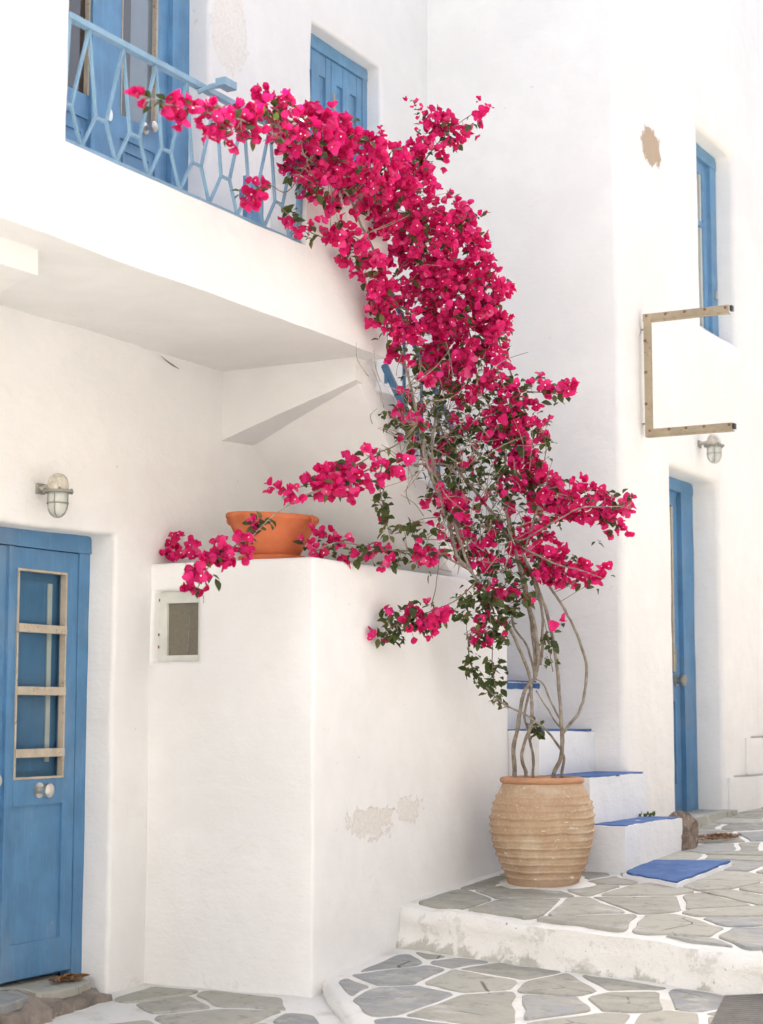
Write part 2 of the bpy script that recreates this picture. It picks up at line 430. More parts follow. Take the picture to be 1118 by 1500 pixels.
pav0 = sheet('lower_pavement', (lambda x: 1.5, lambda x: YF + .08 if x < XB else 7.4), g0, XL - .4, PX1, 0, 1, .12, [M['grout'], M['grout']])
pav1 = sheet('middle_pavement', (l1front, lambda x: kerbY(x) + .1), g1, XB - .05, PX1, 0, 1, .04, [M['grout'], M['kerb']], .25, drop=.10)
pav2 = sheet('upper_pavement', (kerbY, lambda x: 15), g2, XB - .05, PX1, 0, 1, .04, [M['grout'], M['kerb']], .45)

def clip(poly, nx, ny, d):
    """keep the part where nx*x+ny*y <= d"""
    out = []
    for i in range(len(poly)):
        a, b = poly[i], poly[(i + 1) % len(poly)]
        fa, fb = nx * a[0] + ny * a[1] - d, nx * b[0] + ny * b[1] - d
        if fa <= 0: out.append(a)
        if fa * fb < 0:
            t = fa / (fa - fb); out.append((a[0] + (b[0] - a[0]) * t, a[1] + (b[1] - a[1]) * t))
    return out
def area(p): return .5 * sum(p[i][0] * p[(i + 1) % len(p)][1] - p[(i + 1) % len(p)][0] * p[i][1] for i in range(len(p)))
def inset(poly, d):
    out = poly
    n = len(poly)
    for i in range(n):
        a, b = poly[i], poly[(i + 1) % n]
        ex, ey = b[0] - a[0], b[1] - a[1]; L = math.hypot(ex, ey)
        if L < 1e-6: continue
        nx, ny = ey / L, -ex / L
        dd = d * random.uniform(.65, 1.5)
        out = clip(out, nx, ny, nx * a[0] + ny * a[1] - dd)
        if len(out) < 3: return []
    return out
def chaikin(p, it=2, q=.22):
    for _ in range(it):
        o = []
        for i in range(len(p)):
            a, b = p[i], p[(i + 1) % len(p)]
            o += [(a[0] + (b[0] - a[0]) * q, a[1] + (b[1] - a[1]) * q), (a[0] + (b[0] - a[0]) * (1 - q), a[1] + (b[1] - a[1]) * (1 - q))]
        p = o
    return p
def stone(poly, g, parent, lift=.006):
    if len(poly) < 3 or abs(area(poly)) < .006: return
    if area(poly) < 0: poly = poly[::-1]
    p = []
    for i in range(len(poly)):                        # add points along long sides so that they can wander
        a, b = poly[i], poly[(i + 1) % len(poly)]
        k = max(1, int(math.hypot(b[0] - a[0], b[1] - a[1]) / .06))
        p += [(a[0] + (b[0] - a[0]) * t / k, a[1] + (b[1] - a[1]) * t / k) for t in range(k)]
    p = [(x + .018 * noise.noise(Vector((x * 8, y * 8, 1))) + .007 * noise.noise(Vector((x * 26, y * 26, 1))), y + .018 * noise.noise(Vector((x * 8, y * 8, 7))) + .007 * noise.noise(Vector((x * 26, y * 26, 7)))) for x, y in p]
    p = chaikin(p, 1, .25)
    cx, cy = sum(q[0] for q in p) / len(p), sum(q[1] for q in p) / len(p)
    tx, ty, tz = random.uniform(-.008, .008), random.uniform(-.008, .008), random.uniform(-.002, .004)
    bm = bmesh.new(); rings = []
    for (sh, dz) in ((0, -.03), (0, .001), (.006, lift)):
        ring = []
        for x, y in p:
            L = math.hypot(x - cx, y - cy) + 1e-6
            xx, yy = x - (x - cx) / L * sh, y - (y - cy) / L * sh
            ring.append(bm.verts.new((xx, yy, g(xx, yy) + dz + (tz + tx * (xx - cx) + ty * (yy - cy) if dz > 0 else 0))))
        rings.append(ring)
    n = len(p)
    for r in range(2):
        for i in range(n): bm.faces.new((rings[r][i], rings[r][(i + 1) % n], rings[r + 1][(i + 1) % n], rings[r + 1][i]))
    bm.faces.new(rings[2])
    finish('paving_stone', bm, M['stone'], parent)
def pave(parent, g, x0, x1, y0, y1, sx, sy, halfplanes, skip, joint, seed):
    random.seed(seed)
    pts = []
    nx, ny = int((x1 - x0) / sx) + 1, int((y1 - y0) / sy) + 1
    for j in range(-1, ny + 1):
        for i in range(-1, nx + 1):
            if random.random() < .10: continue
            pts.append((x0 + (i + .5 * (j % 2) + random.uniform(-.45, .45)) * sx, y0 + (j + random.uniform(-.45, .45)) * sy))
    for a in pts:
        if not (x0 - .2 < a[0] < x1 + .2 and y0 - .2 < a[1] < y1 + .2) or skip(*a): continue
        poly = [(a[0] - 1, a[1] - 1), (a[0] + 1, a[1] - 1), (a[0] + 1, a[1] + 1), (a[0] - 1, a[1] + 1)]
        for b in pts:
            if b is a or abs(b[0] - a[0]) > 1.6 or abs(b[1] - a[1]) > 1.6: continue
            ddx, ddy = b[0] - a[0], b[1] - a[1]; L = math.hypot(ddx, ddy)
            poly = clip(poly, ddx / L, ddy / L, (ddx * (a[0] + b[0]) + ddy * (a[1] + b[1])) / 2 / L)
            if len(poly) < 3: break
        for h in halfplanes:
            if len(poly) >= 3: poly = clip(poly, *h)
        if len(poly) < 3: continue
        if area(poly) < 0: poly = poly[::-1]
        stone(inset(poly, joint), g, parent)
POT = Vector((-3.835, 8.765, .372))
ks = .215
# upper level: beyond the kerb
pave(pav2, g2, XB, -1.2, 7.2, 13.4, .37, .30,
     [(-1, 0, -(XB + .05)), (-ks, -1, -(7.93 + .065 + ks * XB))],
     lambda x, y: (x < -3.62 and y > 9.35 and y < 10.15) or (x < XR - .1 and y > 10) or math.hypot(x - POT.x, y - POT.y) < .2, .0155, 11)
# middle level
pave(pav1, g1, XB, -.9, 4.2, 7.9, .40, .28,
     [(-1, 0, -(XB + .07)), (ks, 1, 7.93 - .055 + ks * XB), (-1.12, -1, -(7.16 + .065 + 1.12 * XB))],
     lambda x, y: False, .0165, 23)
# lower level, in front of the house and the block
pave(pav0, g0, XL - .05, -2.2, 4.2, 7.1, .40, .30,
     [(0, 1, YF - .05), (-1, 0, -(XL + .08)), (1.12, 1, 7.16 - .16 + 1.12 * XB)],
     lambda x, y: x < -4.85 and 5.4 < y < 6.75, .02, 31)
# white cement collar round the jar
bm = bmesh.new()
rr = []
for k in range(40):
    a = 2 * math.pi * k / 40; r = .265 + .085 * noise.noise(Vector((math.cos(a) * 1.6, math.sin(a) * 1.6, 4))) + .035 * noise.noise(Vector((math.cos(a) * 6, math.sin(a) * 6, 2)))
    x, y = POT.x + math.cos(a) * r, POT.y + math.sin(a) * r * 1.05
    rr.append((x, y))
A = [bm.verts.new((x, y, g2(x, y) + .002)) for x, y in rr]
B = [bm.verts.new((POT.x + (x - POT.x) * .88, POT.y + (y - POT.y) * .88, g2(x, y) + .013 + .006 * noise.noise(Vector((x * 20, y * 20, 0))))) for x, y in rr]
for k in range(40): bm.faces.new((A[k], A[(k + 1) % 40], B[(k + 1) % 40], B[k]))
bm.faces.new(B)
finish('cement_collar', bm, M['grout'], pav2, smooth=True)
# grooved dark slab let into the middle level
dq = [at(1030, 1502, Z=.10), at(1062, 1455, Z=.115), at(1180, 1455, Z=.115), at(1190, 1502, Z=.10)]
bm = bmesh.new()
n = 22
for i in range(n):
    t0, t1 = i / n + .004, (i + .72) / n
    def q(s, t): return dq[0].lerp(dq[3], s).lerp(dq[1].lerp(dq[2], s), t)
    c4 = [q(0, t0), q(1, t0), q(1, t1), q(0, t1)]
    lo = [bm.verts.new((c.x, c.y, g1(c.x, c.y) - .02)) for c in c4]; hi = [bm.verts.new((c.x, c.y, g1(c.x, c.y) + .022)) for c in c4]
    bm.faces.new(hi)
    for k in range(4): bm.faces.new((lo[k], lo[(k + 1) % 4], hi[(k + 1) % 4], hi[k]))
c4 = [q(-.01, -.01), q(1.01, -.01), q(1.01, 1.01), q(-.01, 1.01)]
bm.faces.new([bm.verts.new((c.x, c.y, g1(c.x, c.y) + .017)) for c in c4])
dr = finish('grooved_slab', bm, M['drain'])
tag(dr, 'dark grey grooved slab let into the paving at the lower right corner', 'slab')

# ------------------------------------------------------------------ walls with openings
def wall(axis, pos, a0, a1, z0, z1, holes, thick=.35, step=.16, bev=.022, amp=.009, extra_bev=None):
    """one side of a thick plastered wall; holes = (a0, a1, z0, z1, depth)"""
    bm = bmesh.new(); V = {}
    As = sorted({a0, a1, *[h[0] for h in holes], *[h[1] for h in holes]}); Zs = sorted({z0, z1, *[h[2] for h in holes], *[h[3] for h in holes]})
    def P(a, z, d): return (pos - d, a, z) if axis == 'X' else (a, pos + d, z)
    def v(a, z, d):
        key = (round(a, 4), round(z, 4), round(d, 4))
        if key not in V: V[key] = bm.verts.new(P(a, z, d))
        return V[key]
    def inh(a, z): return any(h[0] < a < h[1] and h[2] < z < h[3] for h in holes)
    for i in range(len(As) - 1):
        for j in range(len(Zs) - 1):
            if inh((As[i] + As[i + 1]) / 2, (Zs[j] + Zs[j + 1]) / 2): continue
            bm.faces.new((v(As[i], Zs[j], 0), v(As[i + 1], Zs[j], 0), v(As[i + 1], Zs[j + 1], 0), v(As[i], Zs[j + 1], 0)))
    for h in holes:
        aa = [a for a in As if h[0] <= a <= h[1]]; zz = [z for z in Zs if h[2] <= z <= h[3]]; d = h[4]
        loop = [(a, h[2]) for a in aa] + [(h[1], z) for z in zz[1:]] + [(a, h[3]) for a in aa[::-1][1:]] + [(h[0], z) for z in zz[::-1][1:]]
        for i in range(len(loop) - 1):
            p, q = loop[i], loop[i + 1]
            bm.faces.new((v(*p, 0), v(*q, 0), v(*q, d), v(*p, d)))
    loop = [(a, z0) for a in As] + [(a1, z) for z in Zs[1:]] + [(a, z1) for a in As[::-1][1:]] + [(a0, z) for z in Zs[::-1][1:]]
    for i in range(len(loop) - 1):
        p, q = loop[i], loop[i + 1]
        bm.faces.new((v(*p, 0), v(*q, 0), v(*q, thick), v(*p, thick)))
    bm.faces.new([v(a0, z0, thick), v(a1, z0, thick), v(a1, z1, thick), v(a0, z1, thick)])
    bmesh.ops.recalc_face_normals(bm, faces=bm.faces)
    bevel_sharp(bm, bev, 3)
    rough(bm, step, amp, 1.5)
    return bm

# ================================================================== house with the balcony
house = thing('white_house', (XL, 7.0, 0), 'whitewashed house on the left with balcony and blue doors', 'house')
p1 = at(336, 45, X=XL)
mw = plaster('limewash_house', [((XL, p1.y, p1.z), (.3, .17, .24), (.775, .745, .695), 1.5)], .5)
DX = -5.337
BDX = -5.34
yb1 = at(306, 100, X=XL).y
HOLES_L = [(5.50, 6.795, -.2, 2.125, .24), (6.05, yb1, 3.2, 5.75, .22), (8.60, 9.436, 4.25, 5.31, .15)]
finish('wall', wall('X', XL, 1.5, YB + .05, -.5, 8.0, HOLES_L, thick=3.5), mw, house, smooth=True)
# balcony slab, end pier, left pier, corbel
bm = bmesh.new(); add_box(bm, XL - .1, XB, 1.5, 7.80, ZS, ZT); bevel_sharp(bm, .035, 4); rough(bm, .13, .010, 1.3)
bal = finish('balcony', bm, mw, house, smooth=True)
bm = bmesh.new(); add_box(bm, XB - .20, XB + .004, 7.0, 7.79, ZT - .08, 3.93); bevel_sharp(bm, .05, 4); rough(bm, .1, .012, 1.8)
finish('end_pier', bm, mw, bal, smooth=True)
bm = bmesh.new(); add_box(bm, XB - .22, XB + .003, 1.5, 5.215, ZT - .08, 7.0); bevel_sharp(bm, .02, 3); rough(bm, .16, .008, 1.5)
finish('side_pier', bm, mw, bal, smooth=True)
bm = bmesh.new(); add_prism(bm, [(-5.2, 2.0), (-4.43, 2.0), (-4.43, 5.29), (-4.60, 5.36), (-4.85, 5.50), (-5.05, 5.66), (-5.2, 5.83)], 'Z', 2.985, ZS + .05)
bevel_sharp(bm, .012, 2, 50); rough(bm, .2, .005, 1.5)
finish('corbel', bm, mw, house, smooth=True)
# hairline gap in the plaster where the underside meets the wall
bm = bmesh.new(); pa = at(246, 530, X=XL + .008); add_tube(bm, [pa + Vector((0, -.06, .02)), pa, pa + Vector((0, .05, -.012)), pa + Vector((0, .1, -.02))], [.001, .004, .0045, .001], 5)
finish('plaster_crack', bm, M['iron'], house)

def knob(parent, p, r=.032, mat='steel', name='knob'):
    bm = bmesh.new(); Mx = Matrix.Translation(p) @ Matrix.Rotation(R(90), 4, 'Y')
    add_lathe(bm, [(r * 1.05, 0), (r * 1.05, .006), (r * .5, .010), (r * .42, .03), (r * .75, .036), (r, .05), (r * .95, .066), (r * .6, .074), (0, .076)], 20, Mx)
    return finish(name, bm, M[mat], parent, smooth=True)

# ---- lower door
door = bpy.data.objects.new('door', None); link(door, house); OFF[door.name] = OFF[house.name]; door.name = 'door'
OFF[door.name] = OFF[house.name]
def frame_rect(name, X0, X1, y0, y1, z0, z1, wY, wZ, mat, parent, bev=.004):
    for b in ((X0, X1, y0, y0 + wY, z0, z1), (X0, X1, y1 - wY, y1, z0, z1), (X0, X1, y0 + wY, y1 - wY, z0, z0 + wZ), (X0, X1, y0 + wY, y1 - wY, z1 - wZ, z1)):
        BX(name, b, mat, parent, bev)
mb = M['blue']
BX('frame', (DX - .06, DX + .012, 5.45, 6.80, 2.045, 2.14), mb, door, .006, wob=.003)
BX('frame', (DX - .06, DX + .004, 6.718, 6.84, .05, 2.048), mb, door, .006, wob=.003)
BX('back_board', (DX - .10, DX - .088, 5.4, 6.85, .02, 2.1), mb, door, 0)
def left_leaf(y0, y1):
    BX('stile', (DX - .045, DX, y1 - .083, y1, .10, 2.04), mb, door)
    BX('stile', (DX - .045, DX, y0, y0 + .045, .10, 2.04), mb, door)
    yl, yr = y0 + .045, y1 - .083
    BX('rail', (DX - .045, DX, yl, yr, 1.945, 2.04), mb, door)
    BX('rail', (DX - .045, DX + .002, yl, yr, .868, .985), mb, door)
    BX('rail', (DX - .045, DX, yl, yr, .10, .255), mb, door)
    BX('panel', (DX - .035, DX - .012, yl - .004, yr + .004, .25, .873), mb, door)
    # inner shutter behind the glass
    BX('inner_shutter', (DX - .075, DX - .055, yl - .01, yr + .01, .97, 1.955), mb, door)
    BX('inner_panel', (DX - .056, DX - .046, yl + .02, yr - .085, 1.02, 1.90), mb, door)
    BX('white_strip', (DX - .056, DX - .042, yr - .082, yr - .052, 1.06, 1.89), M['white_wood'], door, .002)
    BX('pane', (DX - .030, DX - .027, yl - .003, yr + .003, .98, 1.95), M['clear'], door, 0)
    frame_rect('bead', DX - .026, DX + .006, yl, yr, .986, 1.944, .010, .010, M['putty'], door, .002)
    for z in (1.673, 1.387, 1.104):
        BX('glazing_bar', (DX - .022, DX + .012, yl + .004, yr - .004, z - .019, z + .019), M['putty'], door, .003)
left_leaf(6.235, 6.715); left_leaf(5.75, 6.228)
BX('meeting_strip', (DX + .001, DX + .016, 6.205, 6.235, .10, 2.04), mb, door, .004)
knob(door, Vector((DX + .002, 6.458, .934)), .034); knob(door, Vector((DX + .002, 6.10, .99)), .03)

# ---- balcony door
bd = bpy.data.objects.new('balcony_door', None); link(bd, house); OFF[bd.name] = OFF[house.name]
mp = M['blue_pale']
yr0 = at(246, 100, X=BDX).y; yr1 = at(272, 60, X=BDX).y
BX('frame', (BDX - .06, BDX + .03, yr0, yr1 + .06, 3.2, 5.8), mp, bd, .006, wob=.003)
ya, ybk, yc, ydd = at(178, 60, X=BDX).y, at(228, 60, X=BDX).y, at(131, 60, X=BDX).y, at(154, 60, X=BDX).y
zg = at(203, 180, X=BDX).z
BX('stile', (BDX - .05, BDX, ydd, ya, 3.2, 5.75), mp, bd)                    # right leaf, meeting side
BX('stile', (BDX - .05, BDX, ybk + .012, yr0 - .002, 3.2, 5.75), mp, bd)
BX('stile', (BDX - .05, BDX + .02, yc, ydd - .003, 3.2, 5.75), mp, bd)       # left leaf
BX('lower_panel', (BDX - .05, BDX - .012, ya, ybk + .012, 3.2, zg - .09), mp, bd)
BX('rail', (BDX - .05, BDX, ya, ybk + .012, zg - .12, zg), mp, bd)
BX('glass', (BDX - .03, BDX - .02, ya, ya + (ybk - ya) * .35, zg, 5.7), M['dark_glass'], bd, 0)
BX('glass', (BDX - .03, BDX - .0205, ya + (ybk - ya) * .35, ybk, zg, 5.7), M['curtain_glass'], bd, 0)
BX('bead', (BDX - .02, BDX + .006, ybk - .004, ybk + .012, zg, 5.7), M['putty'], bd, .002)
BX('bead', (BDX - .02, BDX + .004, ya, ya + .008, zg, 5.7), M['putty'], bd, .002)
yl2 = 6.35; zg2 = at(120, 136, X=BDX).z
BX('glass', (BDX - .03, BDX - .02, yl2, yc, zg2, 5.7), M['dark_glass'], bd, 0)
BX('bead', (BDX - .02, BDX + .004, yc - .014, yc, zg2, 5.7), M['putty'], bd, .002)
BX('rail', (BDX - .05, BDX, yl2, yc, zg2 - .12, zg2), mp, bd)
BX('lower_panel', (BDX - .05, BDX - .012, yl2, yc, 3.2, zg2 - .1), mp, bd)
BX('stile', (BDX - .05, BDX, 6.20, yl2, 3.2, 5.75), mp, bd)
for (a_, b_) in ((ya + .03, ybk - .02), (yl2 + .03, yc - .03)):
    frame_rect('moulding', BDX - .02, BDX - .002, a_, b_, 3.5, zg - .16, .02, .02, mp, bd)
knob(bd, at(212, 188, X=BDX + .002), .03)
bm = bmesh.new(); pl = at(160, 168, X=BDX + .005); add_lathe(bm, [(.022, 0), (.022, .006), (0, .007)], 14, Matrix.Translation(pl) @ Matrix.Rotation(R(90), 4, 'Y') @ Matrix.Scale(1.5, 4, (1, 0, 0)))
finish('lock_plate', bm, M['steel'], bd, smooth=True)

# ---- shuttered window of the upper wall
sw = bpy.data.objects.new('window', None); link(sw, house); OFF[sw.name] = OFF[house.name]
WX = -5.29
BX('frame', (WX - .05, WX + .014, 8.58, 9.45, 5.235, 5.325), mp, sw, .005, wob=.003)
BX('frame', (WX - .05, WX + .010, 9.385, 9.45, 4.2, 5.24), mp, sw, .005, wob=.003)
BX('frame', (WX - .05, WX + .010, 8.58, 8.63, 4.2, 5.24), mp, sw, .005)
for (y0, y1) in ((8.632, 9.005), (9.009, 9.383)):
    lf = BX('shutter', (WX - .045, WX - .018, y0, y1, 4.2, 5.232), mp, sw)
    for b in ((y0, y0 + .062, 4.2, 5.232), (y1 - .062, y1, 4.2, 5.232), ((y0 + y1) / 2 - .045, (y0 + y1) / 2 + .045, 4.2, 5.232), (y0 + .062, y1 - .062, 5.10, 5.232)):
        BX('stile', (WX - .02, WX + (.0 if b[3] - b[2] > .5 else -.003), b[0] + .001, b[1] - .001, b[2], b[3]), mp, lf)
    BX('hinge', (WX - .001, WX + .008, y0 + .02, y0 + .034, 4.93, 5.03), M['putty'], lf, .002)
BX('hinge', (WX + .006, WX + .018, 9.40, 9.42, 4.6, 4.68), M['rust'], sw, .002)

# small blue door panel standing behind the railing
q0 = at(368, 300, X=-5.0)
bb = thing('blue_board', (-5.0, q0.y, ZT), 'narrow blue wooden board standing behind the railing under the flowers', 'board')
for k_ in range(3):
    BX('plank', (-5.0, -4.975, q0.y - .08 + k_ * .055, q0.y - .08 + k_ * .055 + .052, ZT + .005, ZT + .62), M['blue_pale'], bb, .003)
for z_ in (ZT + .12, ZT + .50): BX('batten', (-5.02, -4.999, q0.y - .085, q0.y + .09, z_, z_ + .05), M['blue_pale'], bb, .003)

# ================================================================== block with the bowl on it
p2 = at(545, 1205, X=XB); p3 = at(598, 1188, X=XB)
mb_ = plaster('limewash_block', [((XB, p2.y, p2.z), (.2, .22, .07), (.725, .69, .64), 3.4), ((XB, p3.y, p3.z), (.2, .12, .06), (.745, .715, .67), 3.6)], .8)
block = thing('masonry_block', ((XB + XL) / 2, 8, 0), 'chest-high whitewashed masonry block jutting out beside the left door', 'block')
bm = wall('Y', YF, XL - .02, XB, -.35, 2.012, [(-5.165, -4.897, 1.53, 1.875, .13)], thick=2.14, step=.12, bev=.022, amp=.007)
finish('wall', bm, mb_, block, smooth=True)
win = bpy.data.objects.new('window', None); link(win, block); OFF[win.name] = OFF[block.name]
wy = YF + .052
for b in ((-5.18, -5.115, wy, wy + .03, 1.52, 1.885), (-4.93, -4.86, wy, wy + .03, 1.525, 1.865), (-5.115, -4.93, wy + .0005, wy + .03, 1.52, 1.565), (-5.115, -4.93, wy + .0005, wy + .03, 1.82, 1.885)):
    BX('frame', b, M['white_wood'], win, .004)
BX('pane', (-5.12, -4.925, wy + .016, wy + .02, 1.56, 1.825), M['pane_brown'], win, 0)
bm = bmesh.new(); add_tube(bm, [(-4.985, wy + .013, 1.80), (-4.99, wy + .013, 1.70), (-5.0, wy + .013, 1.58)], .0025, 5)
finish('cord', bm, M['iron'], win)
for z_ in (1.66, 1.60, 1.83):
    BX('rust_spot', (-5.166, -5.158, wy - .004, wy + .002, z_, z_ + .014), M['rust'], win, .001)

# ================================================================== stairs
stair = thing('stair', (-4.2, 9.6, .4), 'whitewashed outdoor stair with cobalt blue treads behind the ribbed jar', 'stair')
ms_ = plaster('limewash_stair', [], .6, base=(.76, .77, .785))
steps = [(-3.55, .665, 10.14), (-3.75, .925, 10.12), (-4.055, 1.177, YB + .05), (-4.425, 1.467, YB + .05), (-4.75, 1.70, YB + .05)]
def paint(parent, x0, x1, y0, y1, z, lap=None, seed=1):
    bm = bmesh.new(); pts = []
    def wv(s, k): return .016 * noise.noise(Vector((s * 6, seed * 3.3 + k, 0))) + .016 * noise.noise(Vector((s * 22, seed * 3.3 + k, 0)))
    n = 26
    pts += [(x1 + wv(y0 + (y1 - y0) * i / n, 1), y0 + (y1 - y0) * i / n) for i in range(n)]
    pts += [(x1 + (x0 - x1) * i / 10, y1 + wv(x1 + (x0 - x1) * i / 10, 2)) for i in range(10)]
    pts += [(x0 + wv(y1 + (y0 - y1) * i / n, 3), y1 + (y0 - y1) * i / n) for i in range(n)]
    pts += [(x0 + (x1 - x0) * i / 10, y0 + wv(x0 + (x1 - x0) * i / 10, 4)) for i in range(10)]
    top = [bm.verts.new((x, y, z(x, y) if callable(z) else z)) for x, y in pts]
    lo = [bm.verts.new((v.co.x, v.co.y, v.co.z - .012)) for v in top]
    bm.faces.new(top)
    for i in range(len(pts)): bm.faces.new((lo[i], lo[(i + 1) % len(pts)], top[(i + 1) % len(pts)], top[i]))
    o = finish('blue_tread', bm, M['tread'], parent); return o
for i, (x, z, yfar) in enumerate(steps):
    xn = steps[i + 1][0] if i + 1 < len(steps) else XL - .05
    bm = bmesh.new(); add_box(bm, xn - .06, x, 9.232 + .002 * i, yfar, .1, z); bevel_sharp(bm, .028, 3); rough(bm, .06, .011, 2.4)
    st = finish('step', bm, ms_, stair, smooth=True)
    paint(st, xn - .0, x - .014, 9.262, yfar - .02, z + .009, seed=i)
    if i == 3:                                       # paint lapped over the nosing
        bm = bmesh.new(); nn = 30; A = []; B = []
        for k in range(nn + 1):
            y = 9.26 + (yfar - 9.3) * k / nn
            A.append(bm.verts.new((x + .0105, y, z - .006))); B.append(bm.verts.new((x + .0105, y, z - .045 + .014 * noise.noise(Vector((y * 9, 2, 2))) + .03 * max(0, k / nn - .6))))
        for k in range(nn): bm.faces.new((A[k], A[k + 1], B[k + 1], B[k]))
        finish('blue_nosing', bm, M['tread'], st)
# low slab at the foot
def slabz(x, y): return g2(x, y) + .03
sq = [(-3.49, 9.04), (-3.12, 8.83), (-3.07, 9.60), (-3.49, 9.50)]
bm = bmesh.new()
add_prism(bm, sq, 'Z', .30, 1)
for v in bm.verts:
    if v.co.z > .9: v.co.z = slabz(v.co.x, v.co.y)
bevel_sharp(bm, .012, 2); rough(bm, .09, .006, 4)
st = finish('step', bm, ms_, stair, smooth=True)
bm = bmesh.new(); pp = []
ring = [(-3.485, 9.05), (-3.128, 8.845), (-3.078, 9.59), (-3.485, 9.495)]
for i in range(4):
    a, b = ring[i], ring[(i + 1) % 4]
    for k in range(12):
        t = k / 12; x, y = a[0] + (b[0] - a[0]) * t, a[1] + (b[1] - a[1]) * t
        pp.append((x + .02 * noise.noise(Vector((x * 12, y * 12, 3))), y + .02 * noise.noise(Vector((x * 12, y * 12, 8)))))
top = [bm.verts.new((x, y, slabz(x, y) + .011)) for x, y in pp]; lo = [bm.verts.new((v.co.x, v.co.y, v.co.z - .012)) for v in top]
bm.faces.new(top)
for i in range(len(pp)): bm.faces.new((lo[i], lo[(i + 1) % len(pp)], top[(i + 1) % len(pp)], top[i]))
finish('blue_tread', bm, M['tread'], st)
# upper flight: sloping underside, stepped top, slanting beam at its head
XS = -4.374
prof = [(7.70, 2.985), (8.84, 2.005), (9.24, 1.60), (9.6, 1.60)]
top = []
k = 0
y, z = 7.93, 2.95
while z > 1.75:
    top += [(y, z), (y + .24, z)]; y += .24; z -= .21
top += [(y, 1.70), (y + .02, 1.70), (y + .02, 1.6)]
poly = [(7.70, 2.985), (7.70, 3.10), (7.93, 3.10)] + top + [(9.2, 1.6), (8.84, 2.0)]
bm = bmesh.new(); add_prism(bm, poly, 'X', XL - .03, XS)
bmesh.ops.triangulate(bm, faces=[f for f in bm.faces if len(f.verts) > 4])
bevel_sharp(bm, .02, 2, 30)
rough(bm, None, .007, 1.8)
finish('upper_flight', bm, mw, stair, smooth=True)
bm = bmesh.new()
F = [(XL - .03, 3.12), (XS + .003, 3.12), (XS + .003, 2.965), (XL - .03, 2.70)]
Bk = [(XL - .03, 3.12), (XS + .003, 3.12), (XS + .003, 2.955), (XL - .03, 2.72)]
fa = [bm.verts.new((x, 7.695, z)) for x, z in F]; ba = [bm.verts.new((x, 7.695 + (.42 if i in (0, 3) else .06), z)) for i, (x, z) in enumerate(Bk)]
bm.faces.new(fa); bm.faces.new(ba)
for i in range(4): bm.faces.new((fa[i], fa[(i + 1) % 4], ba[(i + 1) % 4], ba[i]))
bevel_sharp(bm, .014, 2, 30); rough(bm, .1, .006, 2)
finish('head_beam', bm, mw, stair, smooth=True)

# stair railing: blue iron bars down the open side of the upper flight
rl = thing('stair_railing', (XS + .05, 8.2, 2.9), 'blue iron stair railing half hidden behind the bougainvillea stems', 'railing')
mi = M['blue_iron']; mib = M['blue']
def bar(name, p, q, w, parent, mat):
    bm = bmesh.new(); add_tube(bm, [p, q], w, 6); return finish(name, bm, mat, parent)
xr = XS + .04
def ry(t): return 7.95 + .80 * t
def rz(t): return 2.98 - .70 * t
bar('top_rail', (xr, ry(-.02), rz(0) + .55), (xr, ry(1), rz(1) + .55), .015, rl, mib)
bar('bottom_rail', (xr, ry(-.02), rz(0) + .09), (xr, ry(1), rz(1) + .09), .02, rl, mib)
for i in range(5):
    t = i / 4
    bar('baluster', (xr, ry(t), rz(t) + .0), (xr, ry(t), rz(t) + .56), .010, rl, mib)

# ================================================================== right-hand house
p5 = at(954, 215, X=XR)
mr = plaster('limewash_right', [((XR, p5.y, p5.z), (.2, .175, .125), (.46, .355, .255), 1.6)], .5, base=(.81, .795, .765))
house2 = thing('white_house', (XR, 11.5, 0), 'whitewashed house on the right with tall narrow blue door and upper window', 'house')
RHX, WHX = -4.085, -4.03
finish('wall', wall('X', XR, YB, 22, 0, 8.05, [(10.95, 11.955, .3, 2.88, .32), (11.64, 12.46, 3.955, 5.375, .26)], thick=3.2, bev=.045), mr, house2, smooth=True)
finish('back_wall', wall('Y', YB + .004, XL - .1, XR - .03, .2, 8.02, [], thick=.3, bev=.02), mr, house2, smooth=True)
d2 = bpy.data.objects.new('door', None); link(d2, house2); OFF[d2.name] = OFF[house2.name]
BX('frame', (RHX - .06, RHX + .03, 11.715, 12.0, .5, 2.81), mb, d2, .008, wob=.004)
BX('frame', (RHX - .06, RHX + .035, 10.85, 12.0, 2.80, 2.90), mb, d2, .008, wob=.004)
BX('stile', (RHX - .05, RHX, 11.60, 11.712, .62, 2.80), mb, d2)
BX('stile', (RHX - .05, RHX, 11.02, 11.12, .62, 2.80), mb, d2)
BX('rail', (RHX - .05, RHX, 11.12, 11.60, 2.70, 2.80), mb, d2)
BX('rail', (RHX - .05, RHX, 11.12, 11.60, 1.36, 1.55), mb, d2)
BX('rail', (RHX - .05, RHX, 11.12, 11.60, .62, .80), mb, d2)
BX('panel', (RHX - .04, RHX - .014, 11.115, 11.605, .79, 1.37), mb, d2)
BX('pane', (RHX - .03, RHX - .024, 11.115, 11.605, 1.545, 2.705), M['glass'], d2, 0)
BX('bead', (RHX - .02, RHX + .006, 11.575, 11.60, 1.56, 2.69), M['putty'], d2, .003)
knob(d2, Vector((RHX, 11.62, 1.50)), .04, 'iron')
BX('lock_plate', (RHX, RHX + .006, 11.605, 11.635, 1.60, 1.72), M['iron'], d2, .002)
w2 = bpy.data.objects.new('window', None); link(w2, house2); OFF[w2.name] = OFF[house2.name]
BX('frame', (WHX - .05, WHX + .03, 12.33, 12.47, 3.93, 5.36), mp, w2, .006, wob=.003)
BX('frame', (WHX - .05, WHX + .035, 11.58, 12.47, 5.285, 5.39), mp, w2, .006, wob=.003)
BX('frame', (WHX - .05, WHX + .02, 11.6, 12.33, 3.93, 4.02), mp, w2, .006)
